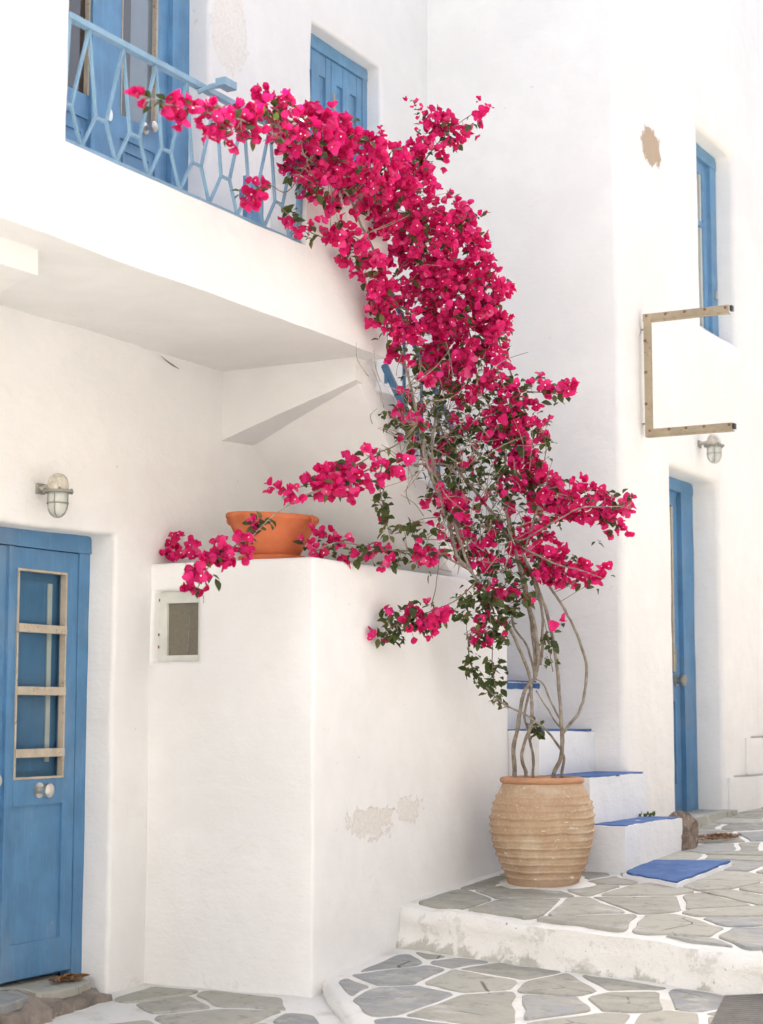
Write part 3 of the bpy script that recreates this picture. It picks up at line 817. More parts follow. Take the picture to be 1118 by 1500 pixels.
BX('stile', (WHX - .04, WHX + .004, 12.225, 12.328, 4.02, 5.283), mp, w2)
BX('glazing_bar', (WHX - .03, WHX + .002, 11.62, 12.225, 4.80, 4.84), mp, w2)
BX('rail', (WHX - .04, WHX + .003, 11.62, 12.225, 5.20, 5.283), mp, w2)
BX('bead', (WHX - .03, WHX - .006, 12.195, 12.224, 4.02, 5.2), M['white_wood'], w2, .002)
BX('pane', (WHX - .03, WHX - .025, 11.6, 12.23, 4.0, 5.25), M['glass'], w2, 0)
BX('latch', (WHX + .031, WHX + .045, 12.38, 12.41, 4.30, 4.36), M['steel'], w2, .003)
# threshold stone
bm = bmesh.new(); add_box(bm, -4.16, -3.80, 10.85, 12.0, .40, .612); bevel_sharp(bm, .03, 3); rough(bm, .08, .02, 3)
finish('threshold', bm, M['stone'], house2, smooth=True)
# ledge steps further along that wall
led = thing('ledge_stair', (XR + .1, 12.4, .5), 'low whitewashed steps with grey slabs at the right edge past the door', 'steps')
for (y0, y1, xa, xb, zt) in ((11.99, 13.2, -3.852, -3.74, .835), (12.42, 13.6, -3.853, -3.76, 1.10)):
    bm = bmesh.new(); add_prism(bm, [(-3.95, y0), (xa + .01, y0), (xb, y0 + .45), (xb + .03, y1), (-3.95, y1)], 'Z', .3, zt); bevel_sharp(bm, .018, 2); rough(bm, .1, .006, 3)
    st = finish('step', bm, mr, led, smooth=True)
    bm = bmesh.new(); add_prism(bm, [(-3.853, y0 + .12), (xb - .02, y0 + .5), (xb, y1 - .05), (-3.853, y1 - .05)], 'Z', zt - .02, zt + .010)
    finish('tread_slab', bm, M['stone'], st)

# ================================================================== across the lane (behind the camera's right shoulder)
OX = 2.6
mo = plaster('limewash_bounce_house', [], .5); mo2 = plaster('bounce_toned_render_opposite', [], .5, base=(.38, .36, .33))  # opposite render kept dull to cut bounce on the facing walls
opp = thing('unseen_grey_house', (OX, 4, 0), 'unseen grey house across the lane opposite the balcony, tone and height shaped to tame bounce', 'house')  # unseen house, height and tone shaped for the bounced light
bm = wall('X', OX, -9, 13.9, -.6, 8.6, [(2.2, 3.2, -.2, 2.0, .2), (6.0, 6.9, 1.1, 2.3, .15), (9.4, 10.3, 1.1, 2.3, .15)], thick=3, step=.4)
for v in bm.verts: v.co.x = 2 * OX - v.co.x
finish('wall', bm, mo2, opp, smooth=True)
BX('door', (OX + .12, OX + .18, 2.15, 3.25, -.2, 2.05), mb, opp)
for y_ in (5.97, 9.37): BX('window', (OX + .09, OX + .14, y_, y_ + .96, 1.07, 2.33), M['blue_pale'], opp)
back = thing('white_house', (-1, -2.6, 0), 'whitewashed house added unseen behind the viewer to bounce sunlight onto the front walls', 'house')  # added out of view, throws sunlight back onto walls facing the camera
bm = wall('Y', -2.6, -9, OX + 3, -.6, 8.0, [(-3.0, -2.0, -.2, 2.0, .2), (.2, 1.1, 1.1, 2.3, .15)], thick=3, step=.4)
for v in bm.verts: v.co.y = 2 * -2.6 - v.co.y
finish('wall', bm, mo, back, smooth=True)
BX('door', (-3.05, -1.95, -2.78, -2.72, -.2, 2.05), mb, back)
BX('window', (.17, 1.13, -2.74, -2.69, 1.07, 2.33), M['blue_pale'], back)
def mk_rubble():
    k = NT('brown_rubble_stone'); P = k.pos(); n = k.noise(P, 6, 5, .6)
    vo = k.n('ShaderNodeTexVoronoi', feature='DISTANCE_TO_EDGE'); vo.inputs['Scale'].default_value = 3.2; k.l(k.scale(P, (1, 1, 1.8)), vo.inputs['Vector'])
    e = k.ramp(vo.outputs['Distance'], .02, .09)
    return k.done(k.mix(e, (.16, .13, .10), k.mix(n, (.20, .14, .09), (.33, .25, .17))), .9, k.bump(e, .8, .05))
rub = thing('stone_house', (OX, 18, 0), 'brown rubble stone house further up the lane, mirrored in the balcony door glass', 'house')
bm = wall('X', OX - .1, 14, 27, -.6, 7.6, [(16.5, 17.4, 1.4, 2.6, .2), (20, 20.9, 4.2, 5.4, .2)], thick=3, step=.4, amp=.04)
for v in bm.verts: v.co.x = 2 * (OX - .1) - v.co.x
finish('wall', bm, mk_rubble(), rub, smooth=True)
for b in ((16.45, 17.45, 1.35, 2.65), (19.95, 20.95, 4.15, 5.45)): BX('window', (OX + .02, OX + .08, *b), M['blue_pale'], rub)

# ================================================================== balcony railing
rail = thing('balcony_railing', (XB - .03, 6.1, ZT), 'low pale blue iron railing of linked diamonds on the balcony edge', 'railing')
RX, RZ0, RZ1 = XB - .035, ZT + .012, 3.975
Y0, Y1 = 5.215, 6.985
def rp(y, h):                                       # the rail leans out a little
    return Vector((RX + .03 * h, y, RZ0 + (RZ1 - RZ0) * h))
def flat(name, p, q, w, t, mat=mi):
    bm = bmesh.new(); d = (q - p).normalized(); a = Vector((1, 0, 0)); b = d.cross(a).normalized()
    vs_ = [bm.verts.new(e + a * (sx * t / 2) + b * (sz * w / 2)) for e in (p, q) for sx, sz in ((-1, -1), (1, -1), (1, 1), (-1, 1))]
    for f in ((0, 1, 2, 3), (7, 6, 5, 4), (0, 4, 5, 1), (1, 5, 6, 2), (2, 6, 7, 3), (3, 7, 4, 0)): bm.faces.new([vs_[i] for i in f])
    return finish(name, bm, mat, rail)
flat('top_rail', rp(Y0, 1), rp(Y1, 1), .024, .034); flat('bottom_rail', rp(Y0, 0), rp(Y1, 0), .026, .03)
flat('post', rp(Y0 + .008, 0), rp(Y0 + .008, 1), .02, .024); flat('post', rp(Y1 - .008, 0), rp(Y1 - .008, 1), .024, .024)
per = .222; NP = 8
for i in range(NP):
    yc = Y0 + .11 + per * i + .03
    for s_ in (-1, 1):
        ym = min(max(yc + s_ * per * .35, Y0 + .01), Y1 - .01)
        flat('lattice_bar', rp(yc, .98), rp(ym, .31), .0095, .013)
        flat('lattice_bar', rp(ym, .31), rp(yc, .02), .0095, .013)
    if i < NP - 1: flat('link_bar', rp(yc + per * .34, .31), rp(yc + per * .66, .31), .011, .013)
    else: flat('link_bar', rp(yc + per * .34, .31), rp(Y1 - .01, .31), .011, .013)
flat('link_bar', rp(Y0, .31), rp(Y0 + .14 - per * .34, .31), .011, .013)
# arm with a flat end reaching out of the rail
pa = at(290, 131, X=RX + .03); pb = at(330, 124, X=RX + .16)
bm = bmesh.new(); add_tube(bm, [pa + Vector((0, 0, -.01)), pa.lerp(pb, .5) + Vector((0, 0, .004)), pb], [.012, .012, .014], 6)
arm = finish('arm', bm, mi, rail)
bm = bmesh.new(); add_box(bm, pb.x - .02, pb.x + .03, pb.y - .045, pb.y + .045, pb.z - .016, pb.z + .018); bevel_sharp(bm, .005, 2)
finish('arm_plate', bm, mi, arm)

# ================================================================== wall lamps
def lamp(p, label, s=1.0):
    t = thing('wall_lamp', p, label, 'lamp', 'bulkhead lamps above the doors')
    c = p + Vector((.115 * s, 0, 0)); T = Matrix.Translation(c) @ Matrix.Scale(s, 4)
    bm = bmesh.new(); add_box(bm, p.x - .003, p.x + .010, p.y - .03 * s, p.y + .03 * s, p.z - .02 * s, p.z + .032 * s); bevel_sharp(bm, .004, 2)
    finish('wall_plate', bm, M['iron'], t)
    bm = bmesh.new(); add_tube(bm, [p + Vector((.005, 0, .008 * s)), p + Vector((.05 * s, 0, .012 * s)), p + Vector((.09 * s, 0, .022 * s))], [.012 * s, .014 * s, .022 * s], 10)
    finish('arm', bm, M['brass'], t, smooth=True)
    bm = bmesh.new(); add_lathe(bm, [(.052, -.008), (.052, .02), (.049, .038), (.040, .058), (.026, .070), (.010, .075), (0, .0755)], 24, T); finish('dome', bm, M['brass'], t, smooth=True)
    bm = bmesh.new(); add_lathe(bm, [(.05, -.022), (.074, -.020), (.076, -.014), (.074, -.008), (.05, -.006)], 24, T); fl = finish('flange', bm, M['iron'], t, smooth=True)
    for k in range(4):
        a = R(45 + 90 * k); bm = bmesh.new(); q = c + Vector((math.cos(a) * .066, math.sin(a) * .066, -.012)) * 1
        q = c + Vector((math.cos(a) * .066 * s, math.sin(a) * .066 * s, -.012 * s)); add_tube(bm, [q - Vector((0, 0, .014 * s)), q + Vector((0, 0, .014 * s))], .006 * s, 6); finish('screw', bm, M['iron'], fl)
    bm = bmesh.new(); add_lathe(bm, [(.047, -.022), (.047, -.075), (.045, -.095), (.036, -.118), (.02, -.131), (0, -.135)], 24, T); finish('glass', bm, M['lampglass'], t, smooth=True)
    for k in range(4):
        a = R(20 + 90 * k); d = Vector((math.cos(a), math.sin(a), 0)); bm = bmesh.new()
        add_tube(bm, [c + (d * r + Vector((0, 0, z))) * s for r, z in ((.051, -.02), (.051, -.08), (.047, -.102), (.036, -.124), (.018, -.138), (0, -.141))], .0028 * s, 5); finish('guard_wire', bm, M['iron'], t)
    bm = bmesh.new(); add_tube(bm, [c + Vector((math.cos(2 * math.pi * k / 20) * .052, math.sin(2 * math.pi * k / 20) * .052, -.072)) * s for k in range(21)], .003 * s, 5, False); finish('guard_ring', bm, M['iron'], t)
lamp(at(58, 718, X=XL), 'brass-domed bulkhead lamp on the wall above the left blue door', .92)
lamp(at(1024, 652, X=XR), 'brass-domed bulkhead lamp below the empty sign bracket, above the right door', .93)

# ================================================================== sign bracket
YS_ = 10.41
sb = thing('sign_bracket', (XR, YS_, 3.4), 'empty beige metal sign bracket sticking out of the right wall', 'bracket')
def angle_iron(name, p, q, horizontal):
    bm = bmesh.new()
    x0, x1, z0, z1 = min(p[0], q[0]), max(p[0], q[0]), min(p[1], q[1]), max(p[1], q[1])
    if horizontal:
        add_box(bm, x0, x1, YS_ - .022, YS_ - .018, z0, z1)
        add_box(bm, x0 + .001, x1 - .001, YS_ - .018, YS_ + .025, z0, z0 + .005)
        add_box(bm, x0 + .002, x1 - .03, YS_ - .0275, YS_ - .0225, z0 + .010, z1 - .020)
    else:
        add_box(bm, x0, x1, YS_ - .023, YS_ - .019, z0, z1)
        add_box(bm, x0, x0 + .005, YS_ - .019, YS_ + .025, z0 + .001, z1 - .001)
        add_box(bm, x0 + .024, x1 - .006, YS_ - .028, YS_ - .0235, z0 + .01, z1 - .01)
    return finish(name, bm, M['bracket'], sb)
a1 = angle_iron('upper_arm', (-3.826, 3.722), (-3.268, 3.772), True)
a2 = angle_iron('lower_arm', (-3.814, 2.990), (-3.258, 3.040), True)
a3 = angle_iron('upright', (-3.822, 2.990), (-3.768, 3.772), False)
def bolt(par, x, z):
    bm = bmesh.new(); add_lathe(bm, [(.010, 0), (.009, .004), (0, .005)], 10, Matrix.Translation((x, YS_ - .024, z)) @ Matrix.Rotation(R(90), 4, 'X')); finish('bolt', bm, M['rust'], par)
for x in (-3.80, -3.675, -3.55, -3.42, -3.29): bolt(a1, x, 3.757)
for x in (-3.79, -3.665, -3.555, -3.44, -3.28): bolt(a2, x, 3.028)
for z in (3.60, 3.40, 3.20): bolt(a3, -3.812, z)
for z in (3.748, 3.016): BX('end_cap', (-3.262, -3.246, YS_ - .026, YS_ + .01, z - .016, z + .018), M['black'], sb, .003)
for z in (3.675, 3.075):
    bm = bmesh.new(); add_tube(bm, [(XR - .01, YS_, z), (-3.82, YS_, z + .006)], .006, 6); finish('wall_pin', bm, M['iron'], sb)
    bm = bmesh.new(); add_lathe(bm, [(.03, 0), (.022, .008), (0, .010)], 12, Matrix.Translation((XR + .002, YS_, z)) @ Matrix.Rotation(R(90), 4, 'Y'), .3, z); finish('mortar_dab', bm, M['grout'], sb, smooth=True)

# ================================================================== ribbed jar
jar = thing('ribbed_jar', POT, 'large sandy clay jar with horizontal ribs at the foot of the stair', 'jar')
prof = [(.0, .0), (.17, .0), (.19, .006)]
H = .575
def jr(t):
    pts = [(0, .176), (.10, .200), (.25, .236), (.42, .265), (.58, .274), (.72, .267), (.84, .243), (.93, .214), (1, .196)]
    for i in range(len(pts) - 1):
        if t <= pts[i + 1][0]:
            a, b = pts[i], pts[i + 1]; u = (t - a[0]) / (b[0] - a[0]); u = u * u * (3 - 2 * u) * .35 + u * .65
            return a[1] + (b[1] - a[1]) * u
    return pts[-1][1]
ribs = [.10, .165, .23, .30, .37, .44, .51, .58, .645, .71, .77, .83]
for i in range(1, 150):
    t = i / 150 * .96
    rib = max([0] + [max(0, 1 - abs(t - c) / (.020 if t < c else .012)) for c in ribs])
    prof.append((jr(t) + .012 * rib ** .8 * (.7 + .3 * math.sin(i * 12.9)), t * H))
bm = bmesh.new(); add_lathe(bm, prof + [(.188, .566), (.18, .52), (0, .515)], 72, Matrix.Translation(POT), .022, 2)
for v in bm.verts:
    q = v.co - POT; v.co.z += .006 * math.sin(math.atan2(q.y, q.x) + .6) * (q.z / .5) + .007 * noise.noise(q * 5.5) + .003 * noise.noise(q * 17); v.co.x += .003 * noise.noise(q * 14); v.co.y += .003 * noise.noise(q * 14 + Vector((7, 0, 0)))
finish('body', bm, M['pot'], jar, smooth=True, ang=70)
bm = bmesh.new(); add_lathe(bm, [(.19, .545), (.212, .542), (.224, .549), (.226, .561), (.219, .572), (.204, .575), (.195, .567), (.19, .545)], 64, Matrix.Translation(POT), .012, 5)
finish('rim', bm, M['pot_rim'], jar, smooth=True, ang=70)
bm = bmesh.new(); add_lathe(bm, [(.200, .553), (.14, .557), (.07, .561), (0, .563)], 24, Matrix.Translation(POT), .05, 3); rough(bm, None, .004, 12)
finish('soil', bm, M['soil'], jar, smooth=True)

# ================================================================== terracotta bowl
bc = at(399, 800, Y=7.34); bz = 2.018
bowl = thing('terracotta_bowl', (bc.x, 7.34, bz), 'wide orange terracotta bowl standing on the masonry block', 'bowl')
T = Matrix.Translation((bc.x, 7.34, bz))
bm = bmesh.new(); add_lathe(bm, [(0, .0), (.15, 0), (.163, .004), (.168, .02), (.166, .026), (.155, .026), (0, .022)], 48, T); finish('saucer', bm, M['terracotta'], bowl, smooth=True)
bm = bmesh.new()
add_lathe(bm, [(0, .022), (.130, .022), (.134, .028), (.152, .065), (.176, .112), (.200, .158), (.219, .196), (.2275, .205), (.231, .214), (.230, .224), (.224, .231), (.214, .231), (.206, .224), (.19, .18), (.14, .07), (0, .06)], 64, T, .012, 9)
for v in bm.verts:
    q = v.co - Vector((bc.x, 7.34, bz)); v.co.z += -.055 * q.x * max(0, q.z / .23)
body = finish('body', bm, M['terracotta'], bowl, smooth=True)
for sgn in (-1, 1):
    h = Vector((bc.x + sgn * .218, 7.34 - .02, bz + .205 - sgn * .012)); bm = bmesh.new()
    add_tube(bm, [h + Vector((sgn * (.010 + .020 * math.sin(a_)), 0, .020 * math.cos(a_))) for a_ in [math.pi * k / 8 for k in range(9)]], .0085, 8)
    finish('lug_handle', bm, M['terracotta'], bowl, smooth=True)

# ================================================================== stones and litter at the doors
sill = thing('door_sill', (XL, 6.3, 0), 'rough brown stone sill in front of the left blue door', 'sill')
for i, (x0, x1, y0, y1, z1) in enumerate(((-5.42, -5.06, 4.9, 5.70, .055), (-5.42, -5.04, 5.72, 6.22, .06), (-5.42, -5.09, 6.24, 6.70, .05))):
    bm = bmesh.new(); add_box(bm, x0, x1, y0, y1, -.14, z1); bevel_sharp(bm, .045, 3); rough(bm, .045, .035, 4.5, .026)
    for v in bm.verts: v.co.z -= max(0, (v.co.x + 5.25)) * .22
    ss = finish('sill_stone', bm, M['sillrock'], sill, smooth=True)
    stone([(x0, y0 + .02), (x1 - .07, y0 + .04), (x1 - .05, (y0 + y1) / 2), (x1 - .09, y1 - .03), (x0, y1 - .02)], lambda x, y, z1=z1: z1 + .022 - max(0, x + 5.25) * .2, ss, .004)
def litter(name, c, rx, ry_, n, label, z):
    random.seed(n); bm = bmesh.new()
    for _ in range(n):
        a = random.uniform(0, 6.28); r = random.random() ** .7
        p = Vector((c[0] + math.cos(a) * r * rx, c[1] + math.sin(a) * r * ry_, z + random.uniform(.0, .02) * (1 - r) + .003))
        Mx = Matrix.Translation(p) @ Matrix.Rotation(random.uniform(0, 6.28), 4, 'Z') @ Matrix.Rotation(random.uniform(-.6, .6), 4, 'X')
        s_ = random.uniform(.006, .018)
        vs_ = [bm.verts.new(Mx @ Vector(q) * 1) for q in ((-s_, 0, 0), (0, -s_ * .5, .002), (s_, 0, 0), (0, s_ * .5, s_ * .3))]
        bm.faces.new(vs_)
    o = finish(name, bm, M['litter']); tag(o, label, 'leaf litter', kind='stuff')
litter('leaf_litter', (-5.25, 6.60), .05, .13, 260, 'dry brown leaf litter swept into the corner of the left door sill', .078)
litter('leaf_litter', (-3.53, 10.75), .13, .33, 420, 'dry brown leaf litter beside the rock at the right door', g2(0, 10.7) + .012)
bm = bmesh.new(); bmesh.ops.create_icosphere(bm, subdivisions=4, radius=1)
for v in bm.verts:
    v.co = Vector((v.co.x * .085, v.co.y * .18, v.co.z * .15)); v.co += nz(v.co, 9) * .04 + nz(v.co, 28) * .018
    v.co += Vector((-3.60, 10.26, .545))
rk = finish('rock', bm, M['rock'], smooth=True)
tag(rk, 'rough brown boulder wedged between the lowest blue step and the right door', 'rock')

# ================================================================== foliage pieces
def leaf_mesh(name, L=.034, W=.022, fold=.35, mat='leaf'):
    vs_, fs = [], []
    rows = [(0, .06), (.25, .75), (.5, 1), (.78, .6), (1, .02)]
    for t, w_ in rows:
        droop = -.25 * t * t * L
        for s_ in (-1, 0, 1): vs_.append((s_ * w_ * W / 2, t * L, droop + abs(s_) * w_ * W / 2 * fold))
    for i in range(len(rows) - 1):
        for j in range(2): a = i * 3 + j; fs.append((a, a + 1, a + 4, a + 3))
    me = bpy.data.meshes.new(name); me.from_pydata(vs_, [], fs); me.materials.append(M[mat])
    me.polygons.foreach_set('use_smooth', [True] * len(fs)); return me
def flower_mesh(name, opening, L=.035, W=.034, seed=0):
    rnd = random.Random(seed); vs_, fs, mi_ = [], [], []
    rows = [(0, .16), (.22, .74), (.5, 1), (.8, .70), (1, .06)]
    for b in range(3):
        a = 2 * math.pi * b / 3 + rnd.uniform(-.2, .2); op = opening + rnd.uniform(-.2, .2); ls = L * rnd.uniform(.85, 1.12); n0 = len(vs_)
        tw = rnd.uniform(-.35, .35)
        for t, w_ in rows:
            ang = op + .75 * (t - .4) * rnd.uniform(.6, 1.1) - .35 * t * t      # curls outwards
            x = math.sin(ang) * t * ls; z = math.cos(ang) * t * ls
            for s_ in (-1, 0, 1):
                y = s_ * w_ * W / 2; zz = z + (abs(s_) * w_ * W * .20) * math.sin(ang) ; xx = x - abs(s_) * w_ * W * .16 * math.cos(ang)
                zz += tw * y * t + rnd.uniform(-.0012, .0012)
                vs_.append((xx * math.cos(a) - y * math.sin(a), xx * math.sin(a) + y * math.cos(a), zz))
        for i in range(4):
            for j in range(2): q = n0 + i * 3 + j; fs.append((q, q + 1, q + 4, q + 3)); mi_.append(0)
    if opening > .5 and seed % 2 == 0:
        for (dx, dy) in ((.003, .002),):
            n0 = len(vs_); z = L * .52; vs_.append((dx, dy, z))
            for k in range(5): vs_.append((dx + .0036 * math.cos(k * 1.2566), dy + .0036 * math.sin(k * 1.2566), z + .0015))
            for k in range(5): fs.append((n0, n0 + 1 + k, n0 + 1 + (k + 1) % 5)); mi_.append(1)
    me = bpy.data.meshes.new(name); me.from_pydata(vs_, [], fs); me.materials.append(M['bract']); me.materials.append(M['floret'])
    me.polygons.foreach_set('material_index', mi_); me.polygons.foreach_set('use_smooth', [True] * len(fs)); return me
LEAVES = [leaf_mesh('leaf', .036, .025), leaf_mesh('leaf', .030, .022, .6), leaf_mesh('leaf', .042, .028, .2), leaf_mesh('leaf', .034, .02, .5, 'leaf_young')]
FLOWERS = [flower_mesh('flower', o_, seed=i, L=l_) for i, (o_, l_) in enumerate(((.35, .034), (.6, .036), (.8, .037), (1.0, .036), (.9, .040), (.7, .033), (.5, .038), (1.15, .035)))]

# ================================================================== bougainvillea
bg_ = thing('bougainvillea', (POT.x, POT.y, POT.z + .553), 'tall magenta bougainvillea climbing from the ribbed jar over the stair to the balcony', 'plant')
BO = OFF[bg_.name]
def sst(a, b, x): t = max(0, min(1, (x - a) / (b - a))); return t * t * (3 - 2 * t)
def depth(u, v):
    r = ray(min(u, 720), v); d1 = -4.11 / r.x
    d1 = min(d1, 9.25)
    return d1 + (9.35 - d1) * sst(600, 800, u)
def pt(e):
    u, v = e[0], e[1]; return at(u, v, D=e[2] if len(e) > 2 else depth(u, v))
STEMS = [   # pixel paths with depth, radius at foot and tip
    ([(753, 1134, 9.70), (753, 1098, 9.66), (759, 1060, 9.6), (763, 1030, 9.55), (770, 1008, 9.5), (783, 992, 9.5), (789, 965, 9.45), (785, 925, 9.4), (776, 885, 9.35), (768, 845, 9.3), (750, 790, 9.25), (738, 735, 9.2), (725, 680, 9.15)], .0125, .007),
    ([(770, 1132, 9.62), (764, 1112, 9.6), (769, 1085, 9.58), (778, 1060, 9.56), (779, 1025, 9.5), (774, 985, 9.5), (760, 950, 9.4), (738, 905, 9.3), (712, 868, 9.2), (690, 838, 9.1), (676, 800, 9.05), (665, 745, 9.0)], .010, .008),
    ([(780, 1131, 9.7), (781, 1108, 9.7), (774, 1070, 9.65), (768, 1048, 9.6), (776, 1010, 9.5), (782, 985, 9.55), (770, 945, 9.5), (752, 915, 9.45), (752, 892, 9.4), (765, 876, 9.4)], .008, .006),
    ([(812, 1133, 9.68), (821, 1112, 9.66), (823, 1080, 9.64), (822, 1055, 9.6), (818, 990, 9.55), (808, 930, 9.5), (795, 880, 9.4), (784, 850, 9.4), (770, 820, 9.3), (748, 770, 9.25), (742, 700, 9.2), (735, 620, 9.1)], .0125, .006),
    ([(824, 1132, 9.74), (826, 1108, 9.72), (812, 1085, 9.65), (800, 1070, 9.6), (775, 1050, 9.5), (745, 1035, 9.45), (715, 1010, 9.35), (697, 988, 9.3), (688, 960, 9.25), (686, 930, 9.2)], .008, .003),
    ([(821, 1078, 9.64), (834, 1062, 9.62), (850, 1040, 9.6), (859, 1005, 9.58), (858, 970, 9.55), (845, 930, 9.5), (828, 895, 9.45), (808, 862, 9.4), (790, 835, 9.35), (770, 800, 9.3)], .0085, .007),
    ([(823, 1058, 9.62), (808, 1030, 9.58), (798, 1005, 9.55), (785, 995, 9.5)], .006, .005),
    ([(822, 1066, 9.62), (812, 1055, 9.6), (800, 1035, 9.56), (785, 1012, 9.52)], .005, .004),
    ([(785, 990, 9.5), (782, 940, 9.46), (774, 890, 9.4), (764, 850, 9.35), (752, 800, 9.3), (728, 760, 9.25), (700, 725, 9.1), (672, 690, 9.0), (650, 640, 8.95), (635, 600, 8.9)], .010, .006),
    ([(792, 975, 9.5), (795, 920, 9.45), (788, 870, 9.4), (776, 838, 9.35), (760, 790, 9.3)], .008, .006),
    ([(690, 838, 9.1), (668, 812, 9.0), (660, 770, 9.0), (640, 720, 8.95), (626, 680, 8.9), (620, 640, 8.85), (610, 600, 8.8), (600, 560, 8.75), (590, 525, 8.7), (575, 480, 8.65)], .010, .006),
    ([(676, 800, 9.0), (655, 735, 8.98), (637, 690, 8.95), (634, 650, 8.9), (640, 600, 8.9), (650, 550, 8.9), (655, 500, 8.9), (640, 430, 8.85), (610, 360, 8.75)], .008, .005),
    ([(770, 800, 9.3), (790, 730, 9.3), (785, 690, 9.3), (770, 640, 9.25), (762, 600, 9.2), (752, 560, 9.15), (735, 510, 9.1), (715, 470, 9.05), (690, 400, 9.0)], .007, .004),
    ([(738, 735, 9.2), (732, 690, 9.2), (733, 650, 9.2), (720, 600, 9.15), (700, 560, 9.1), (690, 500, 9.05), (665, 420, 9.0)], .007, .004),
    ([(575, 480, 8.65), (560, 400, 8.6), (530, 330, 8.5), (500, 270, 8.35), (455, 235, 8.1), (400, 195, 7.7), (340, 172, 7.3), (280, 160, 7.0), (240, 152, 6.85), (205, 140, 6.75)], .007, .0025),
    ([(610, 360, 8.75), (595, 300, 8.7), (620, 240, 8.75), (645, 205, 8.8), (685, 172, 8.85), (718, 158, 8.9)], .005, .002),
    ([(705, 770, 9.2), (735, 780, 9.15), (765, 790, 9.1), (800, 770, 9.05), (850, 745, 9.0), (900, 742, 9.0), (925, 745, 9.0)], .006, .002),
    ([(765, 800, 9.15), (800, 820, 9.1), (840, 832, 9.05), (885, 848, 9.0)], .006, .002),
    ([(690, 690, 9.0), (640, 680, 8.85), (590, 682, 8.6), (548, 685, 8.4), (500, 706, 8.25), (455, 722, 8.1), (410, 748, 7.95), (370, 782, 7.8), (335, 805, 7.72), (305, 830, 7.68), (285, 870, 7.66)], .0055, .002),
    ([(610, 622, 8.75), (585, 650, 8.6), (545, 668, 8.4), (505, 690, 8.3), (455, 708, 8.2), (405, 722, 8.1)], .004, .002),
    ([(690, 838, 9.1), (640, 810, 8.9), (585, 808, 8.72), (530, 800, 8.6), (490, 795, 8.5), (455, 812, 8.42)], .006, .003),
    ([(700, 850, 9.1), (668, 880, 8.95), (640, 893, 8.85), (600, 905, 8.75), (560, 930, 8.68)], .004, .002),
    ([(645, 800, 8.9), (640, 850, 8.82), (632, 890, 8.8)], .003, .002),
    ([(725, 900, 9.3), (722, 940, 9.28), (722, 985, 9.28), (726, 1010, 9.3)], .003, .0015),
    ([(810, 985, 9.5), (806, 960, 9.48), (802, 930, 9.46), (795, 905, 9.45)], .003, .002),
    ([(560, 680, 8.45), (557, 710, 8.46), (562, 740, 8.47), (572, 785, 8.5)], .003, .0015),
    ([(745, 560, 9.1), (775, 572, 9.1), (805, 575, 9.1), (835, 582, 9.1)], .004, .002),
    ([(540, 340, 8.5), (500, 345, 8.3), (465, 345, 8.15), (435, 325, 8.0), (410, 300, 7.85)], .004, .0015),
    ([(450, 240, 8.1), (420, 280, 7.95), (390, 270, 7.8), (360, 285, 7.6)], .003, .0015),
    ([(775, 740, 9.3), (800, 660, 9.3), (790, 625, 9.3)], .003, .002),
]
STEMPTS = []
for path, r0, r1 in STEMS:
    P_ = []
    for e in path:
        k_ = max(sst(640, 560, e[1]) * sst(430, 520, e[0]), .8 * sst(830, 750, e[1]) * sst(600, 640, e[0]) * sst(800, 770, e[0]))
        P_.append(pt((e[0], e[1], (e[2] - .18 * sst(960, 1090, e[1])) * (1 - k_) + (depth(e[0], e[1]) + .09) * k_)))
    if path[0][1] > 1125: P_.insert(0, P_[0] + Vector((0, 0, -.07)))
    P_ = smooth_path(P_, 5)
    n = len(P_)
    P_ = [p + nz(p, 7) * .008 + nz(p, 22) * .003 for p in P_]
    rad = [r0 + (r1 - r0) * i / (n - 1) for i in range(n)]
    rad = [r * (1 + .18 * noise.noise(p * 20)) for r, p in zip(rad, P_)]
    bm = bmesh.new(); add_tube(bm, P_, rad, 8)
    finish('stem', bm, M['bark'] if r0 > .0045 else M['twig'], bg_, smooth=True, ang=80)
    STEMPTS += P_
